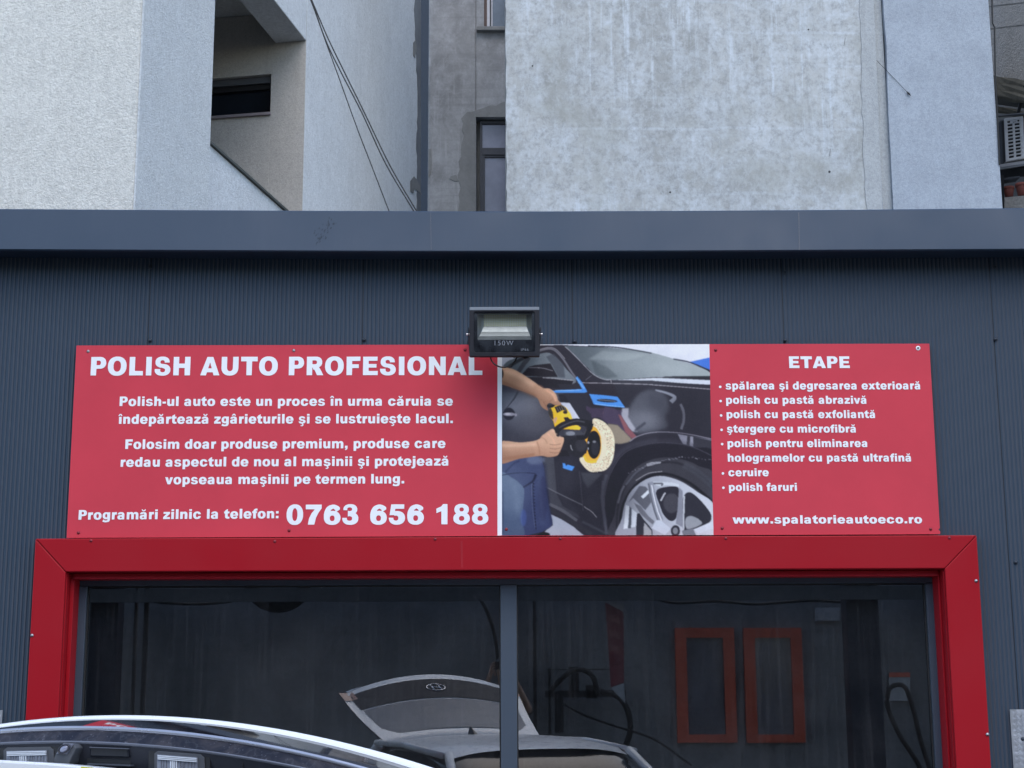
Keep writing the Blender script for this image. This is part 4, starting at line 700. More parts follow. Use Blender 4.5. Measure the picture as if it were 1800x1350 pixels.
for y_ in (781, 788, 795): line(0, [(966, y_), (976, y_+1.2), (986, y_-1)], 1.2, SKD, 2, .7)
line(0, [(882, 783), (912, 783), (944, 781)], 6, (222, 188, 164), 40, .7); line(0, [(882, 807), (912, 803), (940, 799)], 5, (150, 108, 86), 10, .6); line(0, [(944, 776), (948, 790), (949, 800)], 2, (160, 114, 92), 4, .6)
for (x, y) in ((688, 690), (712, 716), (735, 748)): oval(1, x, y, 16, 12, (222, 184, 160), 30, .8)
line(1, [(655, 700), (640, 760), (622, 800)], 8, (166, 124, 102), 6, .7); line(1, [(690, 720), (680, 775)], 7, (166, 124, 102), 6, .6); line(1, [(20, 545), (200, 615), (360, 680), (470, 735)], 34, (128, 94, 78), 40, .7)
for (x, y) in ((973, 757.5), (977.5, 763), (984, 768)): oval(0, x, y, 2.2, 1.7, (224, 188, 164), 10, .8)
line(0, [(884, 790), (915, 789), (946, 787)], 4, (188, 150, 126), 30, .6); line(0, [(950, 768), (958, 772), (962, 780)], 1.2, (162, 122, 100), 5, .7)
line(3, [(580, 330), (600, 560), (630, 860), (670, 1130)], 26, (36, 42, 72), 30, .7); line(3, [(500, 320), (520, 700), (560, 1150)], 30, (72, 84, 120), 60, .6); line(3, [(120, 560), (200, 680), (230, 1000)], 40, (112, 132, 160), 120, .6)
# soft photographic tonality over the whole print: sheen, vignetted corners, low contrast mottling
oval(0, 1130, 640, 80, 24, (176, 192, 200), 1500, .35); oval(0, 905, 860, 26, 40, (110, 130, 160), 700, .25); oval(0, 1060, 880, 60, 40, (26, 26, 34), 1500, .35); oval(0, 1200, 730, 40, 40, (30, 30, 40), 1200, .35)
line(4, [(430, 90), (700, 40), (1000, 52), (1240, 110)], 30, (60, 62, 76), 60, .7); line(3, [(720, 300), (760, 700), (1010, 1000)], 60, (52, 54, 66), 120, .5)
mot = np.random.default_rng(8).normal(0, 1, IMG.shape[:2]); mot = blur(mot, 60)*14+blur(np.roll(mot, 7), 500)*42
IMG += np.clip(mot, -9, 9)[..., None]*(.35+IMG.mean(-1, keepdims=True)/200)
rng = np.random.default_rng(5); IMG += rng.normal(0, 4.5, IMG.shape[:2])[..., None]
IMG = np.clip(IMG, 0, 255); lum_ = IMG.mean(-1, keepdims=True); IMG = np.clip(IMG+.14*np.maximum(lum_-100, 0), 0, 250)
nx, ny = int((1254.5-882.3)/1.0), int((941.3-605)/1.0)
vs = []; cols = []
c00, c10, c11, c01 = [P(*q, YP) for q in ((882.3, 605.6), (1246.8, 604.9), (1254.2, 940.4), (882.3, 941.3))]
A_ = np.array
qx = [(882.3, 605.6), (1246.8, 604.9), (1254.2, 940.4), (882.3, 941.3)]
U, V = np.meshgrid(np.linspace(0, 1, nx+1), np.linspace(0, 1, ny+1))
PXs = (1-U)*(1-V)*qx[0][0]+U*(1-V)*qx[1][0]+U*V*qx[2][0]+(1-U)*V*qx[3][0]
PYs = (1-U)*(1-V)*qx[0][1]+U*(1-V)*qx[1][1]+U*V*qx[2][1]+(1-U)*V*qx[3][1]
f_, r_, u_ = A_(fwd), A_(rt), A_(up)
D = f_[None, None]*FPX+r_[None, None]*(PXs-900)[..., None]-u_[None, None]*(PYs-675)[..., None]
W3 = A_(CAM)+D*((YP/D[..., 1])[..., None])
ix = np.clip(((PXs-PX0)*SS).astype(int), 0, IMG.shape[1]-1); iy = np.clip(((PYs-PY0)*SS).astype(int), 0, IMG.shape[0]-1)
SM = blur(IMG[..., 0], 1)[..., None]*[1, 0, 0]+blur(IMG[..., 1], 1)[..., None]*[0, 1, 0]+blur(IMG[..., 2], 1)[..., None]*[0, 0, 1]
C3 = SM[iy, ix]/255
C3 = np.where(C3 <= .04045, C3/12.92, ((C3+.055)/1.055)**2.4)
PRINT_GAIN = (1.15, 1.0, .85)
C3 = np.clip(C3*A_(PRINT_GAIN)-.010, .004, .85)
me = bpy.data.meshes.new('photo_print')
idx = np.arange((nx+1)*(ny+1)).reshape(ny+1, nx+1)
F = np.stack([idx[:-1, :-1], idx[1:, :-1], idx[1:, 1:], idx[:-1, 1:]], -1).reshape(-1, 4)
me.vertices.add(W3.shape[0]*W3.shape[1]); me.vertices.foreach_set('co', W3.reshape(-1))
me.loops.add(F.size); me.loops.foreach_set('vertex_index', F.reshape(-1)); me.polygons.add(len(F))
me.polygons.foreach_set('loop_start', np.arange(0, F.size, 4)); me.polygons.foreach_set('loop_total', np.full(len(F), 4)); me.update(calc_edges=True)
ca = me.color_attributes.new('print', 'FLOAT_COLOR', 'POINT'); ca.data.foreach_set('color', np.concatenate([C3.reshape(-1, 3), np.ones((C3.shape[0]*C3.shape[1], 1))], 1).reshape(-1))
pm, pnt, pbs = mat_new('printed photo'); at_ = N(pnt, 'ShaderNodeAttribute', attribute_name='print'); pnt.links.new(at_.outputs['Color'], pbs.inputs['Base Color']); pbs.inputs['Roughness'].default_value = .5; pbs.inputs['Specular IOR Level'].default_value = .3
keep(new_obj('photo_print', me, pm, None))

# ================================================================== FLOODLIGHT
YL = 6.70
fl_c = P(887, 582, YL)
lamp = thing('floodlight', 'black LED floodlight with silver reflector mounted over the top edge of the red sign', 'floodlight', (fl_c.x, 6.95, fl_c.z))
def keepl(o): return keep(o, lamp)
def rrect(x0, x1, z0, z1, y, r, n=4):
    out = []
    for cx, cz, a0 in ((x1-r, z1-r, 0), (x0+r, z1-r, 90), (x0+r, z0+r, 180), (x1-r, z0+r, 270)):
        for k in range(n+1):
            a = R(a0+90*k/n); out.append(Vector((cx+r*math.cos(a), y, cz+r*math.sin(a))))
    return out
def loops(rings, close_first=False, close_last=False):
    mb = MB(); n = len(rings[0]); vs = [p for r_ in rings for p in r_]; fs = []
    for i in range(len(rings)-1):
        for k in range(n): fs.append((i*n+k, i*n+(k+1) % n, (i+1)*n+(k+1) % n, (i+1)*n+k))
    if close_first: fs.append(tuple(range(n)))
    if close_last: fs.append(tuple(range((len(rings)-1)*n, len(rings)*n))[::-1])
    return mb.add(vs, fs)
bx0, bx1 = P(825, 583, YL).x, P(948.5, 583, YL).x; bz0, bz1 = P(887, 626, YL).z, P(887, 540, YL).z
wx0, wx1 = P(833.5, 583, YL).x, P(939.5, 583, YL).x; wz0, wz1 = P(887, 619, YL).z, P(887, 548, YL).z
lx0, lx1 = P(839, 583, YL).x, P(935, 583, YL).x; lz0, lz1 = P(887, 596.7, YL).z, P(887, 551, YL).z
M['lamp_body'] = plain('dark painted casting', (.010, .010, .014), .55, spec=.3, var=.2, scale=12)
M['lamp_rim_sky'] = plain('sky lit dusty edge', (.20, .22, .24), .8)  # grey puts the sky light on the dusty top rim into its colour
keepl(loops([rrect(bx0, bx1, bz0, bz1, YL+.03, .006), rrect(bx0, bx1, bz0, bz1, YL, .006), rrect(wx0-.003, wx1+.003, wz0-.003, wz1+.003, YL-.001, .012), rrect(wx0, wx1, wz0, wz1, YL+.004, .012)]).build('bezel', M['lamp_body'], None))
keepl(MB().box(bx0+.001, bx1-.001, YL-.002, YL+.028, bz1-.0145, bz1+.001).build('top_rim', M['lamp_rim_sky'], None, bevel=.002))
keepl(loops([rrect(bx0+.004, bx1-.004, bz0+.004, bz1-.016, YL+.031, .006), rrect(bx0+.01, bx1-.01, bz0+.01, bz1-.02, YL+.06, .01), rrect(bx0+.05, bx1-.05, bz0+.05, bz1-.04, YL+.12, .02)], False, True).build('housing', M['lamp_body'], None))
for k in range(12):
    x = bx0+.03+(bx1-bx0-.06)*k/11; keepl(MB().box(x-.0015, x+.0015, YL+.06, YL+.135, bz0+.03, bz1-.03).build('cooling_fin', M['lamp_body'], None))
# black printed ring of the front glass
keepl(loops([rrect(wx0, wx1, wz0, wz1, YL+.0045, .010), rrect(lx0, lx1, lz0, lz1, YL+.0047, .006)]).build('printed_mask', M['black_gloss'], None))
ex0, ex1 = P(850.5, 583, YL+.05).x, P(925.5, 583, YL+.05).x; ez0, ez1 = P(887, 574, YL+.05).z, P(887, 553, YL+.05).z
M['reflector'] = plain('satin aluminium', (.30, .30, .30), .4, .9, var=.1, scale=14)
mid = [(.0, 0), (.30, .35), (.62, .72), (1, 1)]
rings = []
for f_, yy in ((0, .006), (.3, .026), (.62, .040), (1, .05)):
    rings.append([Vector((lx0+(ex0-lx0)*f_, YL+yy, lz0+(ez0-lz0)*f_)), Vector((lx1+(ex1-lx1)*f_, YL+yy, lz0+(ez0-lz0)*f_)), Vector((lx1+(ex1-lx1)*f_, YL+yy, lz1+(ez1-lz1)*f_)), Vector((lx0+(ex0-lx0)*f_, YL+yy, lz1+(ez1-lz1)*f_))])
keepl(loops(rings).build('reflector', M['reflector'], None))
keepl(MB().box(ex0-.002, ex1+.002, YL+.051, YL+.054, ez0-.002, ez1+.002).build('led_board', plain('led board', (.62, .60, .52), .6), None))
M['led'] = plain('led phosphor', (.52, .46, .24), .4)
lm = MB()
for i in range(24):
    for j in range(7):
        x = ex0+(ex1-ex0)*(i+.5)/24; z = ez0+(ez1-ez0)*(j+.5)/7; lm.box(x-.0027, x+.0027, YL+.0485, YL+.0505, z-.0024, z+.0024)
o = lm.build('led_chip', M['led'], None); tag(o, kind='stuff'); keepl(o)
M['lens'] = glass('lamp glass', 1.0, .02)
gl_ = [*rrect(lx0, lx1, lz0, lz1, YL+.003, .006)]
keepl(MB().add(gl_, [tuple(range(len(gl_)))]).build('front_glass', M['lens'], None))
M['print_grey'] = plain('grey print', (.16, .17, .19), .6)
def btext(s, px, py, h, Y, track=1.0):
    c = bpy.data.curves.new('t', 'FONT'); c.body = s; c.size = h/.7; c.space_character = track
    ob = bpy.data.objects.new('t', c); COL.objects.link(ob); bpy.context.view_layer.update()
    me = bpy.data.meshes.new_from_object(ob); bpy.data.objects.remove(ob); a = P(px, py, Y)
    for v in me.vertices: v.co = (a.x+v.co.x, Y, a.z+v.co.y)
    return new_obj('lettering', me, M['print_grey'], None)
keepl(btext('150W', 867, 607, .0225, YL+.0025, 1.25)); keepl(btext('IP66', 915.5, 616.6, .0115, YL+.0025, 1.3))
for s_, x in ((-1, bx0), (1, bx1)):
    keepl(MB().cyl(Vector((x, YL+.02, P(887, 586, YL).z)), Vector((x+s_*.014, YL+.02, P(887, 586, YL).z)), .0055, 10).build('side_bolt', M['steel'], None))
    keepl(MB().prism([(x+s_*.002, YL+.008, P(0, 594, YL).z), (x+s_*.002, YL+.008, P(0, 577, YL).z), (x+s_*.002, 6.985, P(0, 572, YL).z), (x+s_*.002, 6.985, P(0, 600, YL).z)], (s_*.004, 0, 0)).build('bracket_arm', M['lamp_body'], None))
keepl(MB().box(bx0-.006, bx1+.006, 6.982, 6.99, P(0, 598, YL).z, P(0, 574, YL).z).build('bracket_plate', M['lamp_body'], None))
keepl(MB().tube(catmull([P(*q) for q in ((905, 628, 6.80), (880, 622, 6.78), (863, 626, 6.74), (867, 638, 6.72), (878, 644.6, 6.72), (891, 645, 6.73), (903, 638, 6.76), (909, 626, 6.80), (912, 610, 6.9), (914, 600, 6.975))], 6), .0035, 8).build('cable', M['rubber'], None, smooth=True))
keepl(MB().tube([P(922, 618, YL+.02), P(925, 630, YL+.03)], .014, 12).build('cable_gland', M['lamp_body'], None))
for px, py in ((895, 623.5), (912, 624)):
    keepl(MB().box(P(px-6, py, YL).x, P(px+6, py, YL).x, YL-.002, YL+.01, P(px, py+1.5, YL).z, P(px, py-1.5, YL).z).build('clip', M['lamp_body'], None, bevel=.001))

# ================================================================== TREAD PLATES
def tread(name, label, px0, px1, py0, ysurf, edge_px=None):
    a, b = P(px0, py0, ysurf), P(px1, py0, ysurf); t = thing(name, label, 'metal plate', (a.x, ysurf+.004, .3))
    def kp(o): return keep(o, t)
    x0, x1 = min(a.x, b.x), max(a.x, b.x); z1 = a.z
    kp(MB().box(x0, x1, ysurf, ysurf+.004, .6, z1).build('sheet', M['alu_plate'], None))
    mb = MB(); p = .026; k = 0
    z = z1-.012
    while z > 1.0:
        x = x0+.012+(p/2 if k % 2 else 0); j = 0
        while x < x1-.01:
            for q in range(-2, 3):
                s_ = 1 if (k+0) % 2 == 0 else -1
                dx, dz = math.cos(s_*R(45)), math.sin(s_*R(45)); ox, oz = -dz*q*.0042, dx*q*.0042
                L_ = .0085
                c_ = Vector((x+ox, ysurf, z+oz)); d_ = Vector((dx, 0, dz)); n_ = Vector((-dz, 0, dx))
                if x0+.002 < c_.x-L_ and c_.x+L_ < x1-.002:
                    mb.add([c_-d_*L_, c_+n_*.0013, c_+d_*L_, c_-n_*.0013, c_+Vector((0, -.0013, 0))], [(0, 1, 4), (1, 2, 4), (2, 3, 4), (3, 0, 4)])
            x += p; j += 1
        z -= p/2; k += 1
    o = mb.build('raised_bars', M['alu_plate'], None); tag(o, kind='stuff'); kp(o)
    return t, kp
t_, kp_ = tread('tread_plate', 'diamond pattern aluminium plate with a dark screw on the ribbed cladding', 1775, 1990, 1247, YW-.016)
kp_(screw(P(1798, 1299, YW-.0165), M['screw_dark'], None, .007))
t_, kp_ = tread('tread_plate', 'corner of a diamond pattern aluminium plate peeping in above the white car', -160, 4.5, 1249, YW-.016)
kp_(screw(P(-20, 1290, YW-.0165), M['screw_dark'], None, .007))

# ================================================================== LEFT APARTMENT BLOCK
SA = R(11.0); dv_ = Vector((math.sin(SA), math.cos(SA), 0)); nv_ = Vector((-math.cos(SA), math.sin(SA), 0))   # along the side wall; leftwards along the front
c0 = P(246, 180, 13.0); O_ = Vector((c0.x, 13.0, 0))
left = thing('apartment_building', 'pale rough plastered apartment block with a loggia cut into its side', 'building', O_)
def Lw(px, py):                                  # where that sight line meets the side wall: (distance along wall, height)
    d = ray(px, py); n = Vector((dv_.y, -dv_.x, 0)); t = (O_-CAM).dot(n)/d.dot(n); p = CAM+d*t
    return (p-O_).dot(dv_), p.z
def W(t, z, inn=0.): return O_+dv_*t+nv_*inn+Vector((0, 0, z))
def kl(o): return keep(o, left)
HT = 15
s0, _ = Lw(373, 150); s1, _ = Lw(537, 200); s2, _ = Lw(738, 200)
_, zb0 = Lw(373, 258); _, zb1 = Lw(498, 366); zbal = (zb0+zb1)/2
_, zt0 = Lw(486, 0); _, zt1 = Lw(537, 70); ztop = (zt0+zt1)/2
def wall_block(t0, t1, z0, z1, i0, i1, name, mat, bev=.0):
    return kl(MB().prism([W(t0, z0, i0), W(t1, z0, i0), W(t1, z1, i0), W(t0, z1, i0)], nv_*(i1-i0)).build(name, mat, None, bevel=bev, seg=2))
M['plaster_c'] = rendered_wall('pale streaked plaster', (.60, .62, .63), 50, .012, .3, .35, (.42, .43, .43))
# front facade (faces the street) with its corner
kl(MB().prism([W(0, 0, .018), W(0, 0, 9), W(0, HT, 9), W(0, HT, .018)], dv_*.25).build('front_wall', M['plaster_a'], None, bevel=.02, seg=3))
wall_block(-.002, s0, 0, HT, 0.0, .0175, 'side_wall', M['plaster_b'])
wall_block(.251, s0, 0, HT, 0.018, .20, 'side_wall', M['plaster_b'], .012)
wall_block(s0+.001, s1, 0, zbal, .018, .16, 'parapet', M['plaster_c'])
wall_block(s0+.0015, s1, zbal+.001, zbal+.03, -.015, .20, 'parapet_coping', plain('dark coping', (.06, .065, .06), .8))
wall_block(s0+.001, s1, ztop, ztop+1.2, .012, .42, 'edge_beam', M['plaster_c'], .01)
wall_block(s1+.0025, s2, 0, HT, .012, .25, 'side_wall', M['plaster_c'], .01)
wall_block(s0+.001, s1, ztop+1.21, HT, .012, .25, 'side_wall', M['plaster_c'])
# inside of the loggia
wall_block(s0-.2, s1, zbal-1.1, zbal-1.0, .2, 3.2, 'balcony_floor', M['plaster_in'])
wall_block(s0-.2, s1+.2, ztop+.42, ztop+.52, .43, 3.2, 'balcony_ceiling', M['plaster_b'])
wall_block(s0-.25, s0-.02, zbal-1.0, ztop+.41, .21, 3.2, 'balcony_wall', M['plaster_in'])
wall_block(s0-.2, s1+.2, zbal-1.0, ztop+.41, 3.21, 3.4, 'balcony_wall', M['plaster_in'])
# end wall with its little window: coordinates on the plane t = s1
def Le(px, py):
    pl = O_+dv_*s1; d = ray(px, py); t = (pl-CAM).dot(dv_)/d.dot(dv_); p = CAM+d*t; return (p-pl).dot(nv_), p.z
wi0, wz_t = Le(477, 130); wi1 = Le(330, 150)[0]; wz_b = Le(477, 198)[1]
def end_block(i0, i1, z0, z1, t0, t1, name, mat, par=None, bev=0):
    o = MB().prism([W(t0, z0, i0), W(t0, z0, i1), W(t0, z1, i1), W(t0, z1, i0)], dv_*(t1-t0)).build(name, mat, None, bevel=bev)
    return kl(o) if par is None else keep(o, par)
e0, e1 = s1+.0012, s1+.3
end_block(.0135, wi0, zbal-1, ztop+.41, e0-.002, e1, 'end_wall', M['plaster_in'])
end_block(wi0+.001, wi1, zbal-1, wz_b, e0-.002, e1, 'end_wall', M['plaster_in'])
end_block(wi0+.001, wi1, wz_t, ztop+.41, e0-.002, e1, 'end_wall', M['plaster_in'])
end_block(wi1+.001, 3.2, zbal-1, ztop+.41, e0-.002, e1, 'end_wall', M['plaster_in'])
M['shutter'] = plain('dark shutter box', (.07, .075, .085), .6); M['dk_glass'] = plain('dark pane', (.006, .009, .015), .15, var=.3, scale=2)
lw = bpy.data.objects.new('window', None); COL.objects.link(lw); keep(lw, left)
lw.location = W(s1+.12, wz_b, (wi0+wi1)/2)-left.location; lw.matrix_parent_inverse = Matrix.Identity(4)
bpy.context.view_layer.update()
def kw(o):
    o.parent = lw; o.matrix_parent_inverse = Matrix.Translation(-(left.location+lw.location)); return o
def wb(i0, i1, z0, z1, t0, t1, name, mat): return kw(MB().prism([W(t0, z0, i0), W(t0, z0, i1), W(t0, z1, i1), W(t0, z1, i0)], dv_*(t1-t0)).build(name, mat, None))
hh = wz_t-wz_b
wb(wi0+.002, wi1-.002, wz_t-hh*.17, wz_t-.002, s1+.06, s1+.2, 'shutter_box', M['shutter'])
wb(wi0+.002, wi1-.002, wz_t-hh*.30, wz_t-hh*.172, s1+.10, s1+.2, 'frame', M['black'])
wb(wi0+.002, wi0+.03, wz_b+.001, wz_t-hh*.302, s1+.10, s1+.2, 'frame', M['black'])
wb(wi0+.031, wi1-.002, wz_b+.03, wz_t-hh*.302, s1+.15, s1+.17, 'pane', M['dk_glass'])
wb(wi0-.01, wi1, wz_b-.035, wz_b-.001, s1-.04, s1+.14, 'sill', plain('stone sill', (.22, .19, .2), .7))
# torn mortar edge at the far end of the side wall
def ragged(xc, y0, y1, step, amp, seed, lo, hi):
    r_ = random.Random(seed); pts = []; y = y0; x = 0
    while y <= y1:
        x += r_.uniform(-amp, amp); x = max(lo, min(hi, x)); pts.append((xc+x, y)); y += step*r_.uniform(.6, 1.4)
    return pts
edge = ragged(731, -60, 380, 13, 1.8, 4, -3.5, 4)
def side_poly(pts, inn, th, name, mat):
    q = [W(*Lw(px, py), inn) for px, py in pts]
    return kl(MB().prism(q, nv_*th).build(name, mat, None))
M['blue_mortar'] = concrete('smeared mortar', (.17, .18, .19), (.12, .13, .14), (.25, .26, .27), .4, .2, .2)
side_poly(edge+[(740.5, 380), (740.5, -60)], .004, .006, 'mortar_edge', M['blue_mortar'])
side_poly([(722, 318), (728, 310), (733, 316), (738, 326), (741, 342), (735, 336), (729, 332), (727, 340), (722, 336)], .0, .006, 'mortar_patch', M['mortar'])
side_poly([(727, 75), (731, 70), (733, 84), (730, 102), (727, 98)], .0, .006, 'mortar_patch', M['mortar'])

# wires in front of the side wall
def wire(pts, label, r=.006):
    q = [P(px, py, Y) for px, py, Y in pts]; o = MB().tube(catmull(q, 6), r, 6).build('overhead_wire', M['rubber'], None, smooth=True)
    return tag(o, label, 'wire', 'thin wires hanging before the apartment block')
wire([(530, -45, 13.2), (548, 0, 13.2), (576, 66, 13.1), (606, 128, 12.9), (641, 199, 12.7), (686, 292, 12.6), (731, 369, 12.5), (742, 392, 12.45)], 'thin black wire of the close pair, the one ending nearer the building corner')
wire([(527, -45, 13.2), (547, 0, 13.2), (573, 72, 13.1), (600, 128, 12.9), (637, 200, 12.7), (678, 288, 12.6), (726, 369, 12.5), (738, 392, 12.45)], 'thin black wire of the close pair, the one between its twin and the lone wire')
wire([(526, -45, 13.3), (546, 0, 13.3), (570, 66, 13.2), (597, 140, 13.1), (628, 226, 12.9), (655, 296, 12.8), (683, 369, 12.7), (692, 392, 12.6)], 'single thin black wire hanging apart from the close pair', .005)

# ================================================================== MIDDLE BLOCK
YM = 24.0
ml = P(752.5, 200, YM).x
midb = thing('concrete_building', 'darker grey weathered concrete block set back between two paler buildings', 'building', (ml, YM, 0))
def km(o): return keep(o, midb)
km(MB().box(-9, 6, 35, 35.3, 0, 24).build('gap_shade_wall', plain('gap shade navy', (.03, .042, .06), .9), None))  # added behind the gap, whose shade is put into this navy colour
def mbox(px0, px1, py0, py1, y0, y1, name, mat, par=None, bev=0):
    x0, x1 = P(px0, 200, YM).x if px0 is not None else ml, P(px1, 200, YM).x
    z1, z0 = (P(870, py0, YM).z if py0 > -400 else 20), (P(870, py1, YM).z if py1 < 900 else 0)
    o = MB().box(x0, x1, y0, y1, z0, z1).build(name, mat, None, bevel=bev)
    return km(o) if par is None else keep(o, par)
FAR = 990
# front wall pieces around the two windows
mbox(752.5, 837, -500, 1000, YM, YM+6, 'wall', M['concrete_mid'], bev=.03)
mbox(837.05, FAR, 52, 205, YM+.001, YM+5.9, 'wall', M['concrete_mid'])
mbox(837.05, 850.9, -500, 51.9, YM+.0005, YM+5.9, 'wall', M['concrete_mid'])
mbox(837.05, FAR, 470, 1000, YM+.001, YM+5.9, 'wall', M['concrete_mid'])
mbox(851, FAR, -500, -110, YM+.001, YM+5.9, 'wall', M['concrete_mid'])
mbox(851, FAR, -109, 51.9, YM+.9, YM+1, 'room_back', M['dark']); mbox(837.1, FAR, 205.5, 469, YM+.9, YM+1, 'room_back', M['dark'])
M['white_frame'] = plain('old white frame', (.48, .48, .5), .6, var=.12); M['brown'] = plain('brown timber', (.11, .075, .065), .8)
M['pane_grey'] = plain('curtained pane', (.15, .15, .19), .15, var=.3, scale=1.5); M['pane_blue'] = plain('grey blue pane', (.09, .11, .13), .12, var=.3, scale=3)
mbox(838, 889+40, 50, 57, YM-.10, YM+.0, 'window_sill', M['mortar'], bev=.01)
uw = mbox(851, 856, -108, 49.5, YM+.08, YM+.2, 'window', M['brown'])
def mp(px0, px1, py0, py1, y0, y1, name, mat, par):
    x0, x1 = P(px0, 200, YM).x, P(px1, 200, YM).x; z1, z0 = P(870, py0, YM).z, P(870, py1, YM).z
    o = MB().box(x0, x1, y0, y1, z0, z1).build(name, mat, None); o.parent = par; return o
mp(856.1, 861, -108, 50, YM+.10, YM+.18, 'frame_bar', M['white_frame'], uw); mp(861.1, FAR, 46, 50, YM+.10, YM+.18, 'frame_bar', M['white_frame'], uw)
mp(864, 866, -108, 45.9, YM+.12, YM+.16, 'frame_bar', M['white_frame'], uw); mp(866.1, FAR, -108, 45.9, YM+.15, YM+.16, 'pane', M['pane_blue'], uw); mp(861.05, 863.95, -108, 45.9, YM+.15, YM+.17, 'frame_bar', M['shutter'], uw)
M['dark_frame'] = plain('dark brown frame', (.022, .024, .034), .5)
lwn = mbox(843.5, 847.5, 213, 469, YM+.12, YM+.2, 'window', M['dark_frame'])
mp(837.2, 843.4, 205.2, 469, YM+.3, YM+.32, 'reveal', M['mortar'], lwn); mp(843.5, FAR, 208, 212.9, YM+.12, YM+.2, 'frame_bar', M['dark_frame'], lwn)
mp(847.6, FAR, 256, 268, YM+.11, YM+.2, 'frame_bar', M['dark_frame'], lwn); mp(847.6, FAR, 213, 255.9, YM+.16, YM+.17, 'pane', M['pane_grey'], lwn)
mp(847.6, 852, 268.1, 469, YM+.12, YM+.2, 'frame_bar', M['dark_frame'], lwn); mp(852.1, FAR, 272, 469, YM+.16, YM+.17, 'pane', M['pane_grey'], lwn); mp(852.1, FAR, 268.1, 271.9, YM+.13, YM+.2, 'frame_bar', M['dark_frame'], lwn)
# darker repair mortar round the lower window: irregular slab
out_ = [(889, 178), (880, 181), (872, 186), (862, 185), (852, 189), (840, 193), (828, 197), (822, 196), (816, 202), (811, 208), (814, 216), (812, 228), (816, 238), (812, 250), (810, 262), (811, 275), (806, 284), (809, 296), (804, 308), (806, 318), (810, 330), (806, 342), (808, 356), (805, 372), (806, 400)]
q = [P(*p, YM-.012) for p in out_]+[P(836.5, 400, YM-.012), P(836.5, 205.5, YM-.012), P(889, 205.5, YM-.012)]
km(MB().prism(q, (0, .0115, 0)).build('repair_mortar', M['mortar'], None))
for pts in ([(753, 262), (758, 261), (759, 286), (757, 306), (753, 312)], [(792, 310), (802, 307), (806, 318), (798, 318), (790, 314)]):
    km(MB().prism([P(*p, YM-.012) for p in pts], (0, .0115, 0)).build('repair_mortar', M['mortar'], None))

# ================================================================== RIGHT BLOCK
YR = 19.0
rl = P(889.5, 200, YR).x; zlo = 0
rightb = thing('concrete_building', 'large pale streaked blank concrete wall ending in a smoother rendered strip', 'building', (rl, YR, 0))
def kr(o): return keep(o, rightb)
def edge_x(px, py=200, Y=YR): return P(px, py, Y).x
xa, xb, xc_, xd = edge_x(889.5), edge_x(1540), edge_x(1561), edge_x(1749.5)
# left edge slightly chipped: polygon in the xz plane
r_ = random.Random(11); lp = []
z = 15.0
while z > 3:
    lp.append((xa+r_.uniform(-.006, .012), z)); z -= r_.uniform(.06, .2)
mb = MB().prism([(x, YR, z_) for x, z_ in lp]+[(xa, YR, 0), (xb, YR, 0), (xb, YR, 15)], (0, 2.5, 0)); kr(mb.build('concrete_wall', M['concrete_right'], None))
kr(MB().box(xb+.001, xc_, YR+.045, YR+2.4, 0, 15).build('recessed_strip', M['strip_right'], None))
kr(MB().box(xb+.004, xb+.03, YR+.02, YR+.044, 0, 15).build('joint_sealant', M['smooth_right'], None))
# smooth render panel with a wavering left edge
lp = []; z = 15.0; r_ = random.Random(5); dx = 0
while z > 3:
    dx = max(-.02, min(.02, dx+r_.uniform(-.006, .006))); lp.append((xc_+.002+dx, z)); z -= .12
kr(MB().prism([(x, YR-.03, z_) for x, z_ in lp]+[(xc_, YR-.03, 0), (xd, YR-.03, 0), (xd, YR-.03, 15)], (0, 2.5, 0)).build('rendered_wall', M['smooth_right'], None))
# torn plaster margin along the joint
rg = ragged(1521, -40, 400, 12, 2.2, 9, -10, 4)
q = [P(x+.052*(y-150), y, YR-.012) for x, y in rg]+[P(1552.5, 400, YR-.012), P(1534.5, -40, YR-.012)]
kr(MB().prism(q, (0, .0115, 0)).build('plaster_margin', M['strip_right'], None))
# steel rod with a dark tip, drain hole, pins
rod = MB().tube([P(1541, 106, YR-.035), P(1595, 162, YR-.05)], .003, 6).build('hanging_rod', M['rubber'], None); tag(rod, 'thin dark slanting rod with a black tip across the joint of the pale wall', 'rod')
keep(MB().tube([P(1594, 161, YR-.05), P(1597, 164, YR-.052), P(1601, 168, YR-.055)], [.007, .014, .004], 8).build('tip', M['black'], None), rod)
for px, py, s_ in ((1458, 302, 1), (1178, 338, .8), (1421, 52, .7), (936, 116, .7)):
    c_ = P(px, py, YR); kr(MB().tube([c_+Vector((0, .001, 0)), c_+Vector((0, -.004, 0))], .017*s_, 7).build('wall_hole', M['black'], None))
for px, py in ((1485, 73), (1459, 268)): kr(MB().tube([P(px+1, py-7, YR-.01), P(px-1, py+6, YR-.01)], .003, 5).build('wall_pin', M['mortar'], None))
# drip line down the right edge
cb = MB().tube([P(1743, -40, YR-.045), P(1744.5, 40, YR-.045), P(1748, 48, YR-.04), P(1749.5, 130, YR-.045), P(1753, 200, YR-.045), P(1757, 290, YR-.045)], .011, 6).build('edge_cable', M['rubber'], None); tag(cb, 'black cable clipped down the outer edge of the pale rendered wall', 'cable')

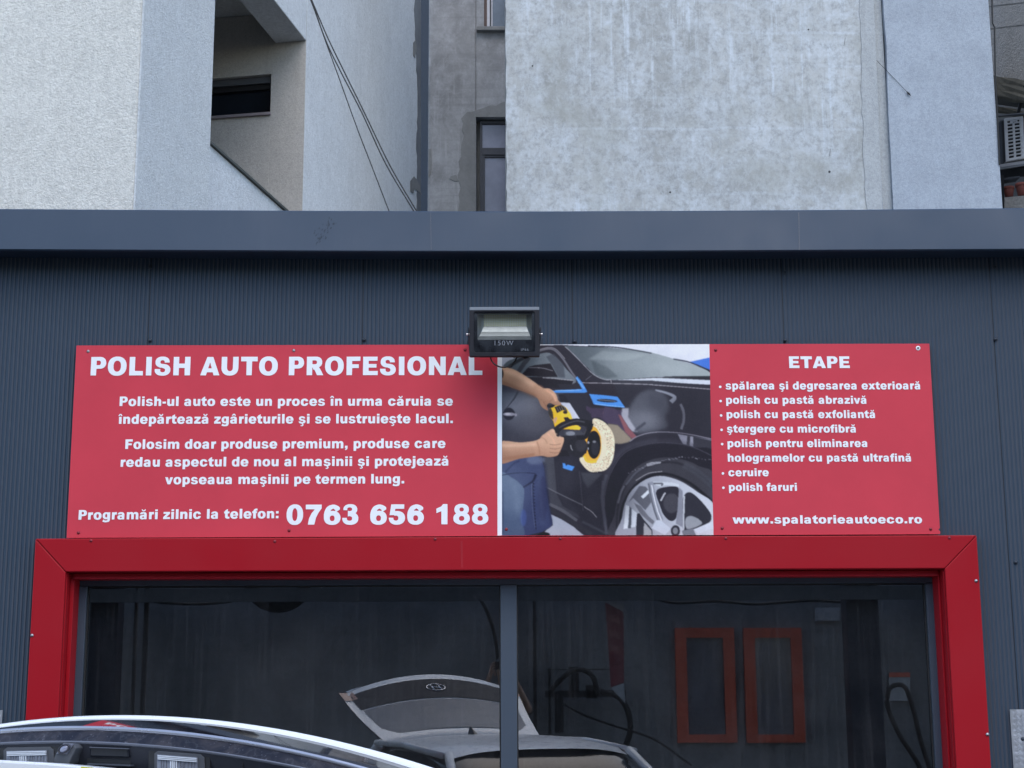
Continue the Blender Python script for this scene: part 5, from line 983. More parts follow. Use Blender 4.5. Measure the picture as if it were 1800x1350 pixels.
# ================================================================== FAR RIGHT HOUSE
def Q(px, py, dy=0): return P(px, py, 21.8-(px-1745)*.015+dy)
far = thing('stucco_house', 'rough stuccoed house with grooved facade rising behind the air conditioner', 'building', (Q(1745, 300).x, 22, 0))
def kf(o): return keep(o, far)
def slab(pts, dy, th, name, mat, par=None):
    o = MB().prism([Q(px, py, dy) for px, py in pts], (0, th, 0)).build(name, mat, None); return kf(o) if par is None else keep(o, par)
slab([(1690, -80), (1990, -120), (1990, -18), (1690, 16)], 0, .2, 'stucco_band', M['stucco_far'])
slab([(1690, 18.5), (1990, -15), (1990, 20), (1690, 56)], 0, .2, 'stucco_band', M['stucco_far'])
slab([(1690, 58.5), (1990, 22.5), (1990, 180), (1690, 150)], 0, .2, 'stucco_band', M['stucco_far'])
slab([(1690, 16.1), (1990, -17.9), (1990, -15.1), (1690, 18.4)], .025, .1, 'groove', M['white_frame']); slab([(1690, 56.1), (1990, 20.1), (1990, 22.4), (1690, 58.4)], .025, .1, 'groove', M['white_frame'])
slab([(1690, 150.5), (1990, 180.5), (1990, 900), (1690, 900)], 1.6, .2, 'balcony_back_wall', M['mortar'])
M['old_tile'] = concrete('mossy sheet', (.17, .16, .13), (.09, .085, .07), (.24, .22, .18), .5, .2, .4); M['red_pot'] = plain('terracotta', (.16, .045, .035), .8); M['ac_white'] = plain('off white enamel', (.85, .85, .85), .45)
rf = thing('awning_roof', 'mossy corrugated awning above the white air conditioner', 'awning', Q(1775, 170, -.6))
def kx(o): return keep(o, rf)
for (a, b, c, d, dy) in ((133, 141, 148, 157, -.9), (145, 153, 159, 168, -.95), (156, 166, 168, 178, -1.0), (185, 196, 194, 204, -.7)):
    pts = []
    n = 14
    for i in range(n+1):
        px = 1700+200*i/n; pts.append((px, a+(b-a)*(px-1750)/50+1.2*math.sin(i*1.9)))
    for i in range(n, -1, -1):
        px = 1700+200*i/n; pts.append((px, c+(d-c)*(px-1750)/50+1.5*math.sin(i*2.3)))
    kx(MB().prism([Q(px, py, dy) for px, py in pts], (0, .12, .02)).build('roof_sheet', M['old_tile'], None))
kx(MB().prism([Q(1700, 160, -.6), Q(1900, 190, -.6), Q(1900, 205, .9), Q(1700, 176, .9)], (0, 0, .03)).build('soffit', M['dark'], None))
kx(MB().tube([Q(1700, 210, -.85), Q(1900, 190, -.85)], .02, 8).build('rail', M['shutter'], None)); kx(MB().tube([Q(1802, 150, -.9), Q(1789, 202, -.85)], .025, 8).build('strut', M['black'], None)); kx(MB().tube([Q(1700, 163, -.8), Q(1900, 186, -.8)], .03, 6).build('rail', M['black'], None))
ac = thing('air_conditioner', 'white outdoor air conditioner unit with a louvred grille on the balcony', 'air conditioner', Q(1780, 285, -.5))
def ka(o): return keep(o, ac)
aq = lambda u, v, dy=-.72: Q(1766.5+31*u+3.5*v, 208-4*u+(75-1.5*u)*v, dy)      # u,v in 0..1 over the grille
def apoly(u0, u1, v0, v1, dy, th, name, mat): return ka(MB().prism([aq(u0, v0, dy), aq(u1, v0, dy), aq(u1, v1, dy), aq(u0, v1, dy)], (0, th, 0)).build(name, mat, None))
apoly(-.26, -.01, .04, 1.03, -.60, .3, 'casing', M['shutter']); apoly(-.02, 1.02, .985, 1.06, -.68, .3, 'casing', M['mortar']); apoly(.0, 1, .005, .98, -.66, .3, 'casing', M['dark'])
apoly(0, .13, 0, 1, -.72, .05, 'grille_frame', M['ac_white']); apoly(.87, 1.02, 0, 1, -.72, .05, 'grille_frame', M['ac_white']); apoly(.131, .869, 0, .055, -.72, .05, 'grille_frame', M['ac_white']); apoly(.131, .869, .945, 1, -.72, .05, 'grille_frame', M['ac_white']); apoly(.465, .535, .13, .944, -.719, .05, 'grille_frame', M['ac_white'])
for k in range(11):
    v = .115+.083*k; apoly(.132, .464, v, v+.02, -.718, .04, 'louvre', M['ac_white']); apoly(.536, .868, v, v+.02, -.718, .04, 'louvre', M['ac_white'])
apoly(.34, .38, .056, .114, -.718, .04, 'louvre', M['ac_white']); apoly(.66, .70, .056, .114, -.718, .04, 'louvre', M['ac_white']); apoly(.42, .62, .07, .10, -.7175, .04, 'badge', M['ac_white'])
sh_ = slab([(1740, 290), (1757, 289), (1900, 268), (1900, 273), (1757, 294), (1740, 295)], -.9, .12, 'balcony_shelf', M['white_frame'])
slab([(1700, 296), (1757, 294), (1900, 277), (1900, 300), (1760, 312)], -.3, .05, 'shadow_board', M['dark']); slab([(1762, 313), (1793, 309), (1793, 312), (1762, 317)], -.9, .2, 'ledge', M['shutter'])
slab([(1759, 308), (1764.5, 308), (1766.5, 420), (1760, 420)], -.95, .08, 'post', M['black'])
slab([(1766, 347), (1860, 338), (1860, 420), (1766, 420)], -.95, .5, 'planter_ledge', M['stucco_far'])
def pot(px, py_top, py_bot, w, label):
    a, b = Q(px, py_bot, -.72), Q(px, py_top, -.72); r1 = w*21/2600/2; o = thing('flower_pot', label, 'flower pot', (a.x, a.y, a.z), 0, 'terracotta pots on the balcony ledge')
    h = b.z-a.z; prof = [(r1*.72, 0), (r1*.95, h*.72), (r1*.95, h*.74), (r1*1.05, h*.75), (r1*1.08, h), (r1*.95, h), (r1*.9, h*.8)]
    n = 20; vs = [(r_*math.cos(2*math.pi*k/n), r_*math.sin(2*math.pi*k/n), z) for r_, z in prof for k in range(n)]
    fs = [(i*n+k, i*n+(k+1) % n, (i+1)*n+(k+1) % n, (i+1)*n+k) for i in range(len(prof)-1) for k in range(n)]+[tuple(range(n))]
    MB().add(vs, fs).build('pot_body', M['red_pot'], o, smooth=True)
    MB().add([(r1*.9*math.cos(2*math.pi*k/n), r1*.9*math.sin(2*math.pi*k/n), h*.82) for k in range(n)], [tuple(range(n))]).build('soil', M['dark'], o)
pot(1774, 329, 346.5, 19, 'smaller whole terracotta pot on the balcony ledge beside the dark post'); pot(1797, 323, 344, 21, 'taller terracotta pot on the balcony ledge, only partly in view')

# ================================================================== WHITE HATCHBACK WITH RAISED TAILGATE
CA = R(20); Fv = Vector((math.sin(CA), math.cos(CA), 0)); Rv = Vector((math.cos(CA), -math.sin(CA), 0))
OC = P(195, 1300, 2.25); OC = Vector((OC.x, OC.y, 0))
car = thing('parked_car', 'white hatchback parked nose to the window with its tailgate raised', 'car', OC, -CA)
def C(px, py, v):
    d = ray(px, py); t = (v-(CAM-OC).dot(Fv))/d.dot(Fv); p = CAM+d*t-OC; return (p.dot(Rv), v, p.z)
U_ = np.linspace(-.66, .66, 61)
def curve(pts, v, deg=2):
    q = [C(px, py, v) for px, py in pts]; c_ = np.polyfit([a[0] for a in q], [a[2] for a in q], deg)
    zz = np.polyval(c_, U_); return [Vector((u, v, z)) for u, z in zip(U_, zz)], c_
top_px = [(0, 1271), (60, 1264.5), (120, 1261), (180, 1259.2), (240, 1259), (330, 1262), (420, 1270), (500, 1281), (600, 1302), (680, 1325), (755, 1350)]
rim0, k0 = curve(top_px, .0); rim1, _ = curve([(0, 1276), (60, 1270), (120, 1267), (240, 1265.5), (330, 1268.5), (420, 1278), (500, 1291), (600, 1313), (700, 1345)], -.006)
bnd, _ = curve([(0, 1281.5), (100, 1277.3), (200, 1277), (300, 1283), (400, 1296.5), (500, 1314), (600, 1337)], -.066)
bnd2 = [p+Vector((0, -.003, -.002)) for p in bnd]
txt, _ = curve([(0, 1305), (100, 1302), (167, 1302.4), (300, 1313), (427, 1328.5)], -.080)
txt2 = [p+Vector((0, -.002, -.0012)) for p in txt]
low = [Vector((p.x, -.055, p.z-.10)) for p in txt]
tg = bpy.data.objects.new('tailgate', None); COL.objects.link(tg); tg.parent = car
def strip(curves, name, mat, par, smooth=True):
    mb = MB(); vs = [p for c_ in curves for p in c_]; n = len(curves[0])
    fs = [(i*n+k, i*n+k+1, (i+1)*n+k+1, (i+1)*n+k) for i in range(len(curves)-1) for k in range(n-1)]
    return mb.add(vs, fs).build(name, mat, par, smooth=smooth)
M['garnish'] = plain('gloss black garnish', (.012, .01, .014), .06, spec=.9, var=.1, coat=1)
def branch_dust():  # pale veins paint tree branches mirrored in the gloss, under dust specks
    m, nt, bs = mat_new('dusty plastic with painted branches'); v = coords(nt)
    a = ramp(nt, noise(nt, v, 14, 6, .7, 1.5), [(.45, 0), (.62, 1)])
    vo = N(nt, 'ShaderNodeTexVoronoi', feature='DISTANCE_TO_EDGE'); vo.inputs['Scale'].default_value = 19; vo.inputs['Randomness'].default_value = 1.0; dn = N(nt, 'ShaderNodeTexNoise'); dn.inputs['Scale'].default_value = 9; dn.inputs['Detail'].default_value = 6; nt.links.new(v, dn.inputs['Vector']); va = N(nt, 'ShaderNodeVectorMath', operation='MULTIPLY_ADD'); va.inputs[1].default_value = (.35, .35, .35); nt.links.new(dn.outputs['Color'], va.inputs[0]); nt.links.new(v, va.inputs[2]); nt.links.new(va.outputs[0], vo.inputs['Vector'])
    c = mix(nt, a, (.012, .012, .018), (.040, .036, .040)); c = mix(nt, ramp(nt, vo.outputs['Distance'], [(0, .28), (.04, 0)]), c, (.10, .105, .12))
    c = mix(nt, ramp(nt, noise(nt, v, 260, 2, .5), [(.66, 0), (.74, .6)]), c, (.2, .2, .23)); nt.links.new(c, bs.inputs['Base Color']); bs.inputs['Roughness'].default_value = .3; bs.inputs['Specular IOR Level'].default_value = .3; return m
M['branch_plastic'] = branch_dust(); M['grain_plastic'] = plain('navy black grained plastic', (.016, .018, .026), .55, var=.2, scale=30, bumpy=.0004)
# outer skin from tip to hinge
def skin_row(s, inset=0., lift=0., lo=-1, hi=1):
    out = []
    hw = .74*(1-s)+.60*s-inset
    for k in range(61):
        f = -1+2*k/60; f = lo+(hi-lo)*k/60; u = hw*f; zt_ = np.polyval(k0, max(-.66, min(.66, u)))
        zh = 1.40-.05*f*f; z = zt_*(1-s)+zh*s-.035*math.sin(math.pi*s)*(1-.3*f*f)+lift; out.append(Vector((u, .0+.92*s, z)))
    return out
fold = [Vector((p.x, -.004, p.z-.002)) for p in rim0]
strip([skin_row(s/10) for s in range(10, 0, -1)]+[rim0, fold, rim1], 'outer_panel', M['car_white'], tg)
strip([rim1, [p+Vector((0, -.004, -.001)) for p in rim1], bnd], 'garnish', M['garnish'], tg)
strip([bnd, bnd2, [p+Vector((0, .002, -.004)) for p in bnd2]], 'chrome_edge', plain('bright edge', (.42, .43, .48), .3, .6), tg)
strip([[p+Vector((0, .002, -.0045)) for p in bnd2], txt], 'branch_dust_strip', M['branch_plastic'], tg)
strip([txt, txt2, [p+Vector((0, .003, -.003)) for p in txt2]], 'lower_edge', plain('grey edge', (.14, .15, .18), .4), tg)
strip([[p+Vector((0, .003, -.0032)) for p in txt2], low], 'recess_panel', M['grain_plastic'], tg)
strip([skin_row(.07, .06, .004), skin_row(.2, .06, .006), skin_row(.34, .06, .006)], 'badge_panel', plain('satin black panel', (.025, .03, .04), .6, spec=.15), tg)
strip([skin_row(s, .07, .006) for s in (.36, .5, .62, .74, .86)], 'rear_window', plain('rear glass in sky tone', (.13, .16, .20), .4, spec=.2, var=.05), tg)  # pale grey blue base colour stands in for sky mirrored in the glass
strip([skin_row(.93, .02, .012), skin_row(.97, .02, .016), skin_row(1.0, .02, .0)], 'spoiler', M['car_white'], tg)
inner = [[p-Vector((0, 0, .03)) for p in skin_row(s, .02)] for s in (.04, .3, .6, .97)]; strip(inner, 'inner_lining', M['grain_plastic'], tg)
for s_ in (-1, 1):
    o = strip([skin_row(.02, .0, .004, s_*.86, s_*1.0), skin_row(.16, .0, .006, s_*.86, s_*1.0)], 'tail_lamp', plain('tail lamp red', (.2, .02, .02), .15), tg)
# emblem: oval with slanted H lying on the badge panel
row = lambda s, u: Vector((u, .92*s, np.polyval(k0, u)*(1-s)+1.40*s-.035*math.sin(math.pi*s)+.010))
em = []
for k in range(29):
    a = 2*math.pi*k/28; em.append(row(.20+.045*math.sin(a), .075*math.cos(a)))
emb = MB().tube(em, .004, 6, caps=False)
emb.tube([row(.165, -.040), row(.235, -.022)], .0055, 6); emb.tube([row(.165, .022), row(.235, .040)], .0055, 6); emb.tube([row(.193, -.030), row(.207, .030)], .0055, 6)
emb.build('emblem', plain('chrome', (.75, .76, .78), .15, 1.0), tg, smooth=True)
# licence lamps, camera, handle in the recess
def rp(px, py, dv=0.): return Vector(C(px, py, -.072+dv))
def rpoly(pts, dv, th, name, mat, par=tg, bev=0): return MB().prism([rp(px, py, dv) for px, py in pts], (0, th, 0)).build(name, mat, par, bevel=bev)
M['lamp_lens'] = plain('ribbed clear lens', (.20, .22, .26), .12, var=.5, scale=3); M['bright'] = plain('bright lens edge', (.62, .66, .70), .25)
def lic(ox, oy, sl):
    def q(x, y): return (ox+x, oy+y+sl*x)
    base = bpy.data.objects.new('number_plate_lamp', None); COL.objects.link(base); base.parent = tg
    fr = [q(-4, 16), q(-4, -1), q(1, -7), q(76, -7), q(82, -1), q(82, 16), q(94, 16), q(93, -6), q(84, -13), q(-4, -13), q(-15, -5), q(-16, 16)]
    rpoly([q(-16, 40), q(-15, -5), q(-4, -13), q(84, -13), q(93, -6), q(94, 40)], -.006, .01, 'lamp_housing', M['black'], base, .0008)
    rpoly([q(-5, 40), q(-5, -2), q(1, -7), q(76, -7), q(83, -1), q(84, 40)], -.0075, .004, 'lamp_housing', M['shutter'], base, .0005)
    rpoly([q(0, 40), q(0, -1), q(70, -1), q(71, 40)], -.010, .003, 'lens', M['lamp_lens'], base)
    for k in range(3): rpoly([q(1, .4+2.7*k), q(69, .4+2.7*k), q(69, 2.2+2.7*k), q(1, 2.2+2.7*k)], -.0125, .002, 'lens_rib', M['bright'], base)
    for x in [23, 26, 29, 33]+[6, 10, 15, 40, 44, 47, 53, 59, 64]:
        wd = 1.6 if 22 < x < 34 else .6
        rpoly([q(x, 8.6), q(x+wd, 8.6), q(x+wd, 40), q(x, 40)], -.0118, .0015, 'lens_rib', M['bright'] if wd > 1 else M['lamp_lens'], base)
    return base
lic(11, 1321, -.02); lic(276, 1327, .075); 
cam_ = bpy.data.objects.new('reversing_camera', None); COL.objects.link(cam_); cam_.parent = tg
rpoly([(98, 1325), (111, 1307), (129, 1308), (134, 1315), (126, 1330), (121, 1343), (110, 1345), (95, 1344), (94, 1333)], -.022, .025, 'camera_body', M['shutter'], cam_, .0015)
rpoly([(98, 1325), (111, 1307), (129, 1307.5), (117, 1326)], -.0245, .0025, 'camera_face', plain('grey camera face', (.17, .18, .22), .4), cam_, .0008)
cc = rp(113, 1316.5, -.026); ov = lambda r_, y: [cc+Vector((r_*(math.cos(a)*.009+math.sin(a)*.004), y, r_*(math.sin(a)*.0072))) for a in [2*math.pi*k/24 for k in range(24)]]
loops([ov(1.0, .001), ov(1.0, -.002), ov(.82, -.003), ov(.78, 0)]).build('camera_ring', plain('ring', (.03, .03, .04), .3), cam_, smooth=True)
loops([ov(.78, -.0005), ov(.5, -.003), ov(.15, -.004)], False, True).build('camera_lens', plain('lens glass', (.28, .29, .36), .08, .3), cam_, smooth=True)
rpoly([(153, 1309.5), (228, 1312), (229, 1338), (229, 1360), (153, 1358)], -.002, .006, 'handle_recess', M['black'])
rpoly([(157, 1312.5), (226, 1315), (226, 1332), (158, 1330)], -.008, .008, 'handle', plain('handle rubber', (.010, .012, .018), .3), tg, .002)
rpoly([(157, 1313), (226, 1315.6), (226, 1317), (157, 1314.4)], -.011, .003, 'handle_edge', plain('handle edge', (.10, .11, .14), .3))
rpoly([(153, 1342), (230, 1345), (230, 1347), (153, 1344)], -.011, .008, 'handle_edge', plain('handle edge2', (.07, .08, .10), .4))
rpoly([(427, 1329.5), (428, 1360), (426.4, 1360), (425.6, 1329)], -.006, .003, 'trim_joint', M['black'])
# number plate lying almost flat on the raised tailgate's outer face edge
def pl(px, py, v): return Vector(C(px, py, v))
rows_ = [pl(-260, 1326, -.15), pl(-80, 1332, -.15), pl(0, 1336.5, -.15), pl(80, 1341, -.15), pl(130, 1345.4, -.15), pl(165, 1348.8, -.15), pl(200, 1353, -.15), pl(260, 1362, -.15), pl(260, 1440, -.15), pl(-260, 1440, -.15)]
MB().prism(rows_, (0, .05, -.004)).build('lower_lip', M['car_white'], tg, bevel=.003)
MB().prism([pl(142, 1347.6, -.1515), pl(163, 1349.4, -.1515), pl(163, 1354, -.1515), pl(142, 1352, -.1515)], (0, .002, 0)).build('yellow_sticker', plain('yellow film', (.75, .72, .05), .5), tg)
# --- body
def loft(stations, name, mat, par, n=10):
    """stations: (v, half width, z low, z high, roundness)"""
    mb = MB(); rings = []
    for v, hw, z0, z1, e in stations:
        ring = []
        for k in range(24):
            a = 2*math.pi*k/24; c_, s_ = math.cos(a), math.sin(a)
            ring.append(Vector((hw*math.copysign(abs(c_)**e, c_), v, (z0+z1)/2+(z1-z0)/2*math.copysign(abs(s_)**e, s_))))
        rings.append(ring)
    return loops(rings, True, True).build(name, mat, par, smooth=True)
loft([(-.02, .70, .34, .62, .5), (.02, .80, .27, .74, .4), (.14, .86, .23, .90, .35), (.8, .89, .2, .97, .35), (2.0, .90, .18, .96, .35), (2.9, .89, .18, .95, .35), (3.3, .88, .19, .93, .38), (3.8, .83, .22, .82, .42), (4.02, .72, .26, .70, .5), (4.08, .6, .34, .6, .6)], 'body', M['car_white'], car)
loft([(.30, .72, .85, .98, .4), (.88, .655, .85, 1.36, .33), (1.3, .66, .85, 1.40, .33), (2.0, .655, .85, 1.405, .33), (2.4, .64, .85, 1.36, .35), (3.1, .70, .85, .96, .45)], 'side_windows', M['car_glass'], car)
rf_rows = []
for v, hw, z in ((.86, .62, 1.365), (.95, .635, 1.39), (1.3, .645, 1.418), (1.8, .645, 1.428), (2.2, .64, 1.41), (2.42, .62, 1.372)):
    rf_rows.append([Vector((hw*f, v, z-.045*abs(f)**4-.01*f*f)) for f in [k/12 for k in range(-12, 13)]])
strip(rf_rows, 'roof', M['car_white'], car)
for s_ in (-1, 1):
    MB().tube([(s_*.62, 2.42, 1.35), (s_*.68, 2.75, 1.17), (s_*.73, 3.1, .95)], .03, 8).build('front_pillar', M['car_white'], car, smooth=True)
    MB().tube([(s_*.63, .88, 1.34), (s_*.69, .55, 1.15), (s_*.74, .2, .92)], .045, 8).build('rear_pillar', M['car_white'], car, smooth=True)
    MB().tube([(s_*.665, .88, 1.355), (s_*.675, 1.6, 1.375), (s_*.66, 2.42, 1.345)], .022, 8).build('roof_rail', M['car_white'], car, smooth=True)
    mir = MB().tube([(s_*.84, 2.62, .98), (s_*.95, 2.62, 1.02), (s_*1.02, 2.64, 1.02)], [.03, .07, .05], 10).build('wing_mirror', M['car_white'], car, smooth=True)
    hl = MB().box(s_*.55-.15, s_*.55+.15, 3.92, 4.04, .60, .72).build('headlight', M['bright'], car, bevel=.02)
    for v in (.75, 3.28):
        wh = bpy.data.objects.new('wheel', None); COL.objects.link(wh); wh.parent = car; wh.location = (s_*.80, v, .32)
        n = 28; prof = [(.19, -.1), (.29, -.105), (.318, -.08), (.32, 0), (.318, .08), (.29, .105), (.19, .1)]
        vs = [(y, r_*math.cos(2*math.pi*k/n), r_*math.sin(2*math.pi*k/n)) for r_, y in prof for k in range(n)]
        MB().add(vs, [(i*n+k, i*n+(k+1) % n, (i+1)*n+(k+1) % n, (i+1)*n+k) for i in range(len(prof)-1) for k in range(n)]).build('tyre', M['rubber'], wh, smooth=True)
        rim = MB().tube([(s_*.06, 0, 0), (s_*.1, 0, 0)], .05, 12)
        for k in range(5):
            a = 2*math.pi*k/5; rim.tube([(s_*.085, .03*math.cos(a), .03*math.sin(a)), (s_*.09, .2*math.cos(a), .2*math.sin(a))], [.025, .018], 6)
        rim.tube([(-.09, 0, 0), (-.08, 0, 0)], .19, 20).build('rim', M['steel'], wh, smooth=False)
        MB().tube([(s_*.79, v, .33), (s_*.895, v, .33)], .36, 28).build('wheel_arch', M['black'], car)
fin_ = MB().add([(-.012, 1.0, 1.40), (.012, 1.0, 1.40), (.012, 1.16, 1.41), (-.012, 1.16, 1.41), (0, 1.005, 1.46), (0, 1.04, 1.463)], [(0, 1, 2, 3), (0, 4, 5, 3), (1, 4, 5, 2), (0, 1, 4), (3, 2, 5)]).build('shark_fin', M['black'], car)
MB().box(-.7, .7, .3, .84, .5, .84).build('boot_floor', M['dark'], car)
MB().box(-.25, .25, -.03, -.021, .45, .56).build('licence_plate', M['sign_white'], car)

# ================================================================== WASH BAY OPPOSITE (only seen mirrored in the glass)
bay = thing('wash_bay', 'open self service wash bay of grey concrete mirrored in the window glass', 'building', (0, -6, 0))
def kb(o): return keep(o, bay)
kb(MB().box(-11, 11, -6.3, -6.0, 0, 3.5).build('back_wall', M['bay_wall'], None))
bz = PR(900, 1056, -4.0).z
kb(MB().box(-11, 11, -4.1, -4.0, bz, bz+.16).build('beam', M['shutter'], None)); kb(MB().box(-11, 11, -4.12, -4.02, bz+.22, 3.49).build('beam', M['dark'], None))
def bcol(px0, px1, y, mat, d=.3): 
    a, b = PR(px0, 1150, y).x, PR(px1, 1150, y).x; kb(MB().box(min(a, b), max(a, b), y-d, y, 0, 3.49).build('column', mat, None))
M['navy'] = plain('navy painted steel', (.012, .017, .035), .6)
bcol(1492, 1548, -4.3, M['navy']); bcol(155, 204, -4.3, M['navy']); bcol(233, 238, -4.3, M['dark'], .06); bcol(250, 257, -4.3, M['dark'], .06)
bcol(937, 943, -5.8, M['dark'], .04)
M['red_orange'] = plain('red orange frame', (.80, .12, .05), .5)
M['banner_red'] = plain('faded red cloth', (.22, .035, .05), .7); M['banner_white'] = plain('greyed white cloth', (.42, .43, .45), .7)
for px in (1186, 1306):
    y = -5.95; a = PR(px, 1104, y); b = PR(px+110, 1305, y); ia = PR(px+20, 1121, y); ib = PR(px+90, 1291, y)
    wo_ = thing('bay_window', 'narrow red orange framed window of the opposite bay, mirrored '+('left of its twin' if px < 1200 else 'nearer the dark column'), 'window', (a.x, y-.05, b.z), 0, 'red framed windows of the opposite bay')
    def kk(o): return keep(o, wo_)
    for (x0, x1, z0, z1) in ((a.x, ia.x, b.z, a.z), (ib.x, b.x, b.z, a.z), (ia.x+.001, ib.x-.001, ia.z, a.z), (ia.x+.001, ib.x-.001, b.z, ib.z)):
        kk(MB().box(x0, x1, y-.04, y+.03, z0, z1).build('frame_bar', M['red_orange'], None))
    kk(MB().box(ia.x, ib.x, y-.03, y-.02, ib.z, ia.z).build('pane', M['pane_grey'], None))
bn = thing('banner', 'tall narrow banner, white top and foot with a red field, mirrored beside the mullion', 'banner', PR(1080, 1235, -4.6))
def kn(o): return keep(o, bn)
for (pts, mt) in (([(1064, 1020), (1096, 1020), (1096, 1075), (1064, 1058)], 'banner_white'), ([(1064, 1059), (1096, 1076), (1097, 1200), (1074, 1208)], 'banner_red'), ([(1074, 1209), (1097, 1201), (1099, 1236), (1080, 1216)], 'banner_white')):
    kn(MB().prism([PR(px, py, -4.6) for px, py in pts], (0, -.02, 0)).build('cloth_field', M[mt], None))
for k in range(3): kn(MB().prism([PR(px, py, -4.597) for px, py in ((1070, 1080+k*26), (1090, 1086+k*26), (1090, 1098+k*26), (1070, 1092+k*26))], (0, -.002, 0)).build('pale_block', plain('pale red', (.28, .09, .09), .6), None))
ns = tag(MB().prism([PR(px, py, -5.95) for px, py in ((1433, 1068), (1476, 1068), (1476, 1091), (1433, 1091))], (0, -.02, 0)).build('wall_notice', M['white_frame'], None), 'small pale notice high on the opposite bay wall, mirrored', 'notice')
n2 = tag(MB().prism([PR(px, py, -5.95) for px, py in ((1563, 1182), (1600, 1182), (1600, 1232), (1563, 1232))], (0, -.02, 0)).build('price_board', M['white_frame'], None), 'pale board with an orange strip behind the hanging hose, mirrored', 'notice')
keep(MB().prism([PR(px, py, -5.94) for px, py in ((1563, 1182), (1600, 1182), (1600, 1190), (1563, 1190))], (0, -.005, 0)).build('orange_strip', M['red_orange'], None), n2)
def hose(pts, y, r, label, name='pressure_hose', cat='hose'):
    return tag(MB().tube(catmull([PR(px, py, y) for px, py in pts], 8), r, 8).build(name, M['rubber'], None, smooth=True), label, cat)
hose([(1560, 1212), (1575, 1204), (1592, 1210), (1606, 1250), (1618, 1300), (1640, 1370), (1650, 1420)], -5.0, .03, 'black hose hanging in a loop by the dark column, mirrored in the glass')
hose([(1563, 1210), (1560, 1240), (1580, 1290), (1612, 1340), (1640, 1400)], -5.05, .03, 'black hose crossing behind the hanging loop, mirrored in the glass')
hose([(968, 1215), (985, 1195), (1005, 1180), (1025, 1178), (1042, 1190), (1052, 1222)], -5.0, .032, 'thick black hose arched over the hose rack, mirrored')
hose([(1056, 1216), (1085, 1224), (1102, 1246), (1108, 1280), (1100, 1310), (1080, 1345)], -5.0, .036, 'thick black hose drooping from the rack toward the floor, mirrored')
hose([(990, 1238), (1030, 1258), (1080, 1276), (1150, 1300), (1215, 1345)], -5.1, .014, 'thin lance tube slanting down behind the rack, mirrored', 'lance_tube', 'lance')
hose([(842, 1046), (858, 1080), (868, 1110), (874, 1150), (878, 1200)], -4.8, .022, 'curved black hose boom hanging beside the mullion, mirrored', 'hose_boom', 'boom')
hose([(205, 1042), (260, 1056), (330, 1062), (400, 1058), (450, 1044)], -4.2, .016, 'slack black cable under the canopy beam, mirrored in the glass', 'slack_cable', 'cable')
hose([(1150, 1052), (1190, 1060), (1260, 1057), (1330, 1062), (1420, 1056), (1500, 1060)], -5.0, .018, 'sagging black cable along the bay wall, mirrored in the glass', 'slack_cable', 'cable')
rk = thing('hose_rack', 'black wall rack with hose reel hardware in the opposite bay, mirrored', 'rack', PR(1005, 1290, -5.5))
for (x0, x1, y0, y1) in ((958, 1100, 1214, 1226), (964, 968, 1175, 1290), (975, 990, 1226, 1288), (1030, 1050, 1205, 1228), (1000, 1018, 1172, 1215), (962, 1080, 1176, 1178)):
    keep(MB().box(*sorted((PR(x0, 1200, -5.5).x, PR(x1, 1200, -5.5).x)), -5.6, -5.5, PR(1000, y1, -5.5).z, PR(1000, y0, -5.5).z).build('rack_bar', M['dark'], None), rk)
tyre = MB(); tc = PR(490, 1015, -4.6); rr0 = .36
tag(MB().tube([tc+Vector((rr0*math.cos(2*math.pi*k/32), 0, rr0*math.sin(2*math.pi*k/32))) for k in range(33)], .09, 10, caps=False).build('coiled_hose', M['rubber'], None, smooth=True), 'thick round black coil hanging under the canopy, mirrored in the glass', 'hose')
tag(MB().tube([PR(1345, 1345, -1.0)+Vector((0, 0, -.03)), PR(1345, 1345, -1.0)+Vector((0, 0, .0))], .0001, 4).build('dummy', M['black'], None), 'x', 'x') if False else None

op = thing('tenement', 'tall dark block far behind the viewer, mirrored only in glossy surfaces', 'building', (0, -20, 0))
keep(MB().box(-30, 30, -26, -20, 0, 10).build('wall', plain('dark brown render', (.05, .045, .045), .9), None), op)
# ================================================================== PHOTOGRAPHER (mirrored behind the mullion)
per = thing('person', 'person in dark clothes holding up a phone with both hands, mirrored at the mullion', 'person', (0.02, -.45, 0))
def skinned(name, verts, edges, radii, mat, sub=2, root=0):
    me = bpy.data.meshes.new(name); me.from_pydata([Vector(v)-per.location for v in verts], edges, []); me.update()
    o = new_obj(name, me, mat, per)
    m = o.modifiers.new('skin', 'SKIN'); m.use_smooth_shade = True
    for i, r_ in enumerate(radii): me.skin_vertices[0].data[i].radius = (r_, r_) if isinstance(r_, (int, float)) else r_
    for i in range(len(verts)): me.skin_vertices[0].data[i].use_root = (i == root)
    s_ = o.modifiers.new('sub', 'SUBSURF'); s_.levels = sub; s_.render_levels = sub
    return o
bx, by = 0.02, -.45
V_ = [(bx, by, .98), (bx, by, 1.15), (bx, by+.01, 1.38), (bx, by, 1.55), (bx, by+.02, 1.66)]; E_ = [(0, 1), (1, 2), (2, 3), (3, 4)]; R_ = [(.17, .12), (.15, .11), (.18, .12), (.14, .09), (.055, .06)]
for s_ in (-1, 1):
    b = len(V_); V_ += [(bx+s_*.10, by, .90), (bx+s_*.12, by+.02, .5), (bx+s_*.13, by-.02, .10), (bx+s_*.14, by+.10, .05)]; E_ += [(0, b), (b, b+1), (b+1, b+2), (b+2, b+3)]; R_ += [.095, .065, .05, .045]
    b = len(V_); V_ += [(bx+s_*.20, by, 1.56), (bx+s_*.26, by+.12, 1.44)]; E_ += [(3, b), (b, b+1)]; R_ += [.065, .05]
skinned('clothing', V_, E_, R_, M['cloth'])
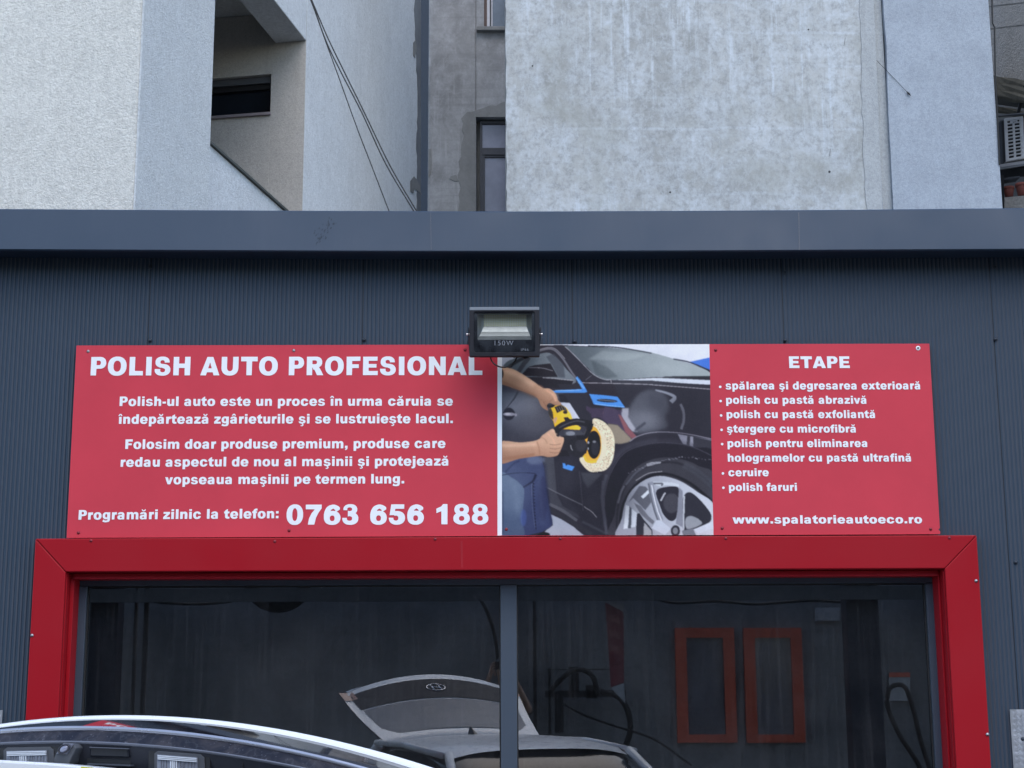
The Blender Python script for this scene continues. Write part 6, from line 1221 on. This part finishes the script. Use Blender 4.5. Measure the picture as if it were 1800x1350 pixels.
V_ = [(bx, by+.02, 1.64), (bx, by+.03, 1.72), (bx, by+.05, 1.80), (bx, by+.045, 1.88), (bx, by+.04, 1.94)]
skinned('body', V_, [(0, 1), (1, 2), (2, 3), (3, 4)], [.05, .055, (.065, .08), (.078, .095), (.05, .06)], M['skin'])
MB().tube([(bx-per.location.x, .04+.09+.0, 1.82), (bx-per.location.x, .04+.125, 1.805)], [.012, .008], 6).build('nose', M['skin'], per, smooth=True)
for s_ in (-1, 1):
    MB().tube([(s_*.075, .045, 1.80), (s_*.09, .035, 1.84)], [.012, .016], 8).build('ear', M['skin'], per, smooth=True); MB().tube([(s_*.03, .132, 1.845), (s_*.03, .14, 1.845)], .009, 8).build('eye', M['black'], per)
n = 16; vs = []; fs = []
for i in range(7):
    for k in range(n):
        th = math.pi*.5*i/6; a = 2*math.pi*k/n; vs.append((.088*math.sin(math.pi/2-th)*math.cos(a), .03+.11*math.cos(th)*math.sin(a)-.01, 1.87+.12*math.sin(th)))
fs = [(i*n+k, i*n+(k+1) % n, (i+1)*n+(k+1) % n, (i+1)*n+k) for i in range(6) for k in range(n)]
MB().add(vs, fs).build('hair', M['black'], per, smooth=True)
for s_ in (-1, 1):
    el = Vector((bx+s_*.25, by+.14, 1.45)); wr = Vector((s_*.11, -.06, 1.80)); pa = Vector((s_*.092, -.045, 1.865))
    V_ = [el, el.lerp(wr, .35), wr, pa]; E_ = [(0, 1), (1, 2), (2, 3)]; R_ = [.042, .038, .024, (.028, .018)]
    for q, (dz, L_) in enumerate(((.055, .030), (.035, .036), (.012, .036), (-.012, .028))):
        b = len(V_); V_ += [pa+Vector((-s_*.006, .010, dz)), pa+Vector((-s_*(.012), .026, dz)), pa+Vector((-s_*(.014+L_*.6), .034, dz-.002))]; E_ += [(3, b), (b, b+1), (b+1, b+2)]; R_ += [.009, .0085, .0075]
    b = len(V_); V_ += [pa+Vector((-s_*.012, -.008, -.02)), pa+Vector((-s_*.03, -.004, -.002))]; E_ += [(3, b), (b, b+1)]; R_ += [.011, .009]
    skinned('arm', V_, E_, R_, M['skin'], 1)
ph = tag(MB().box(-.078, .078, -.040, -.032, 1.86, 1.935).build('phone', M['black'], None, bevel=.004), 'black phone held sideways in both hands of the mirrored person', 'phone')
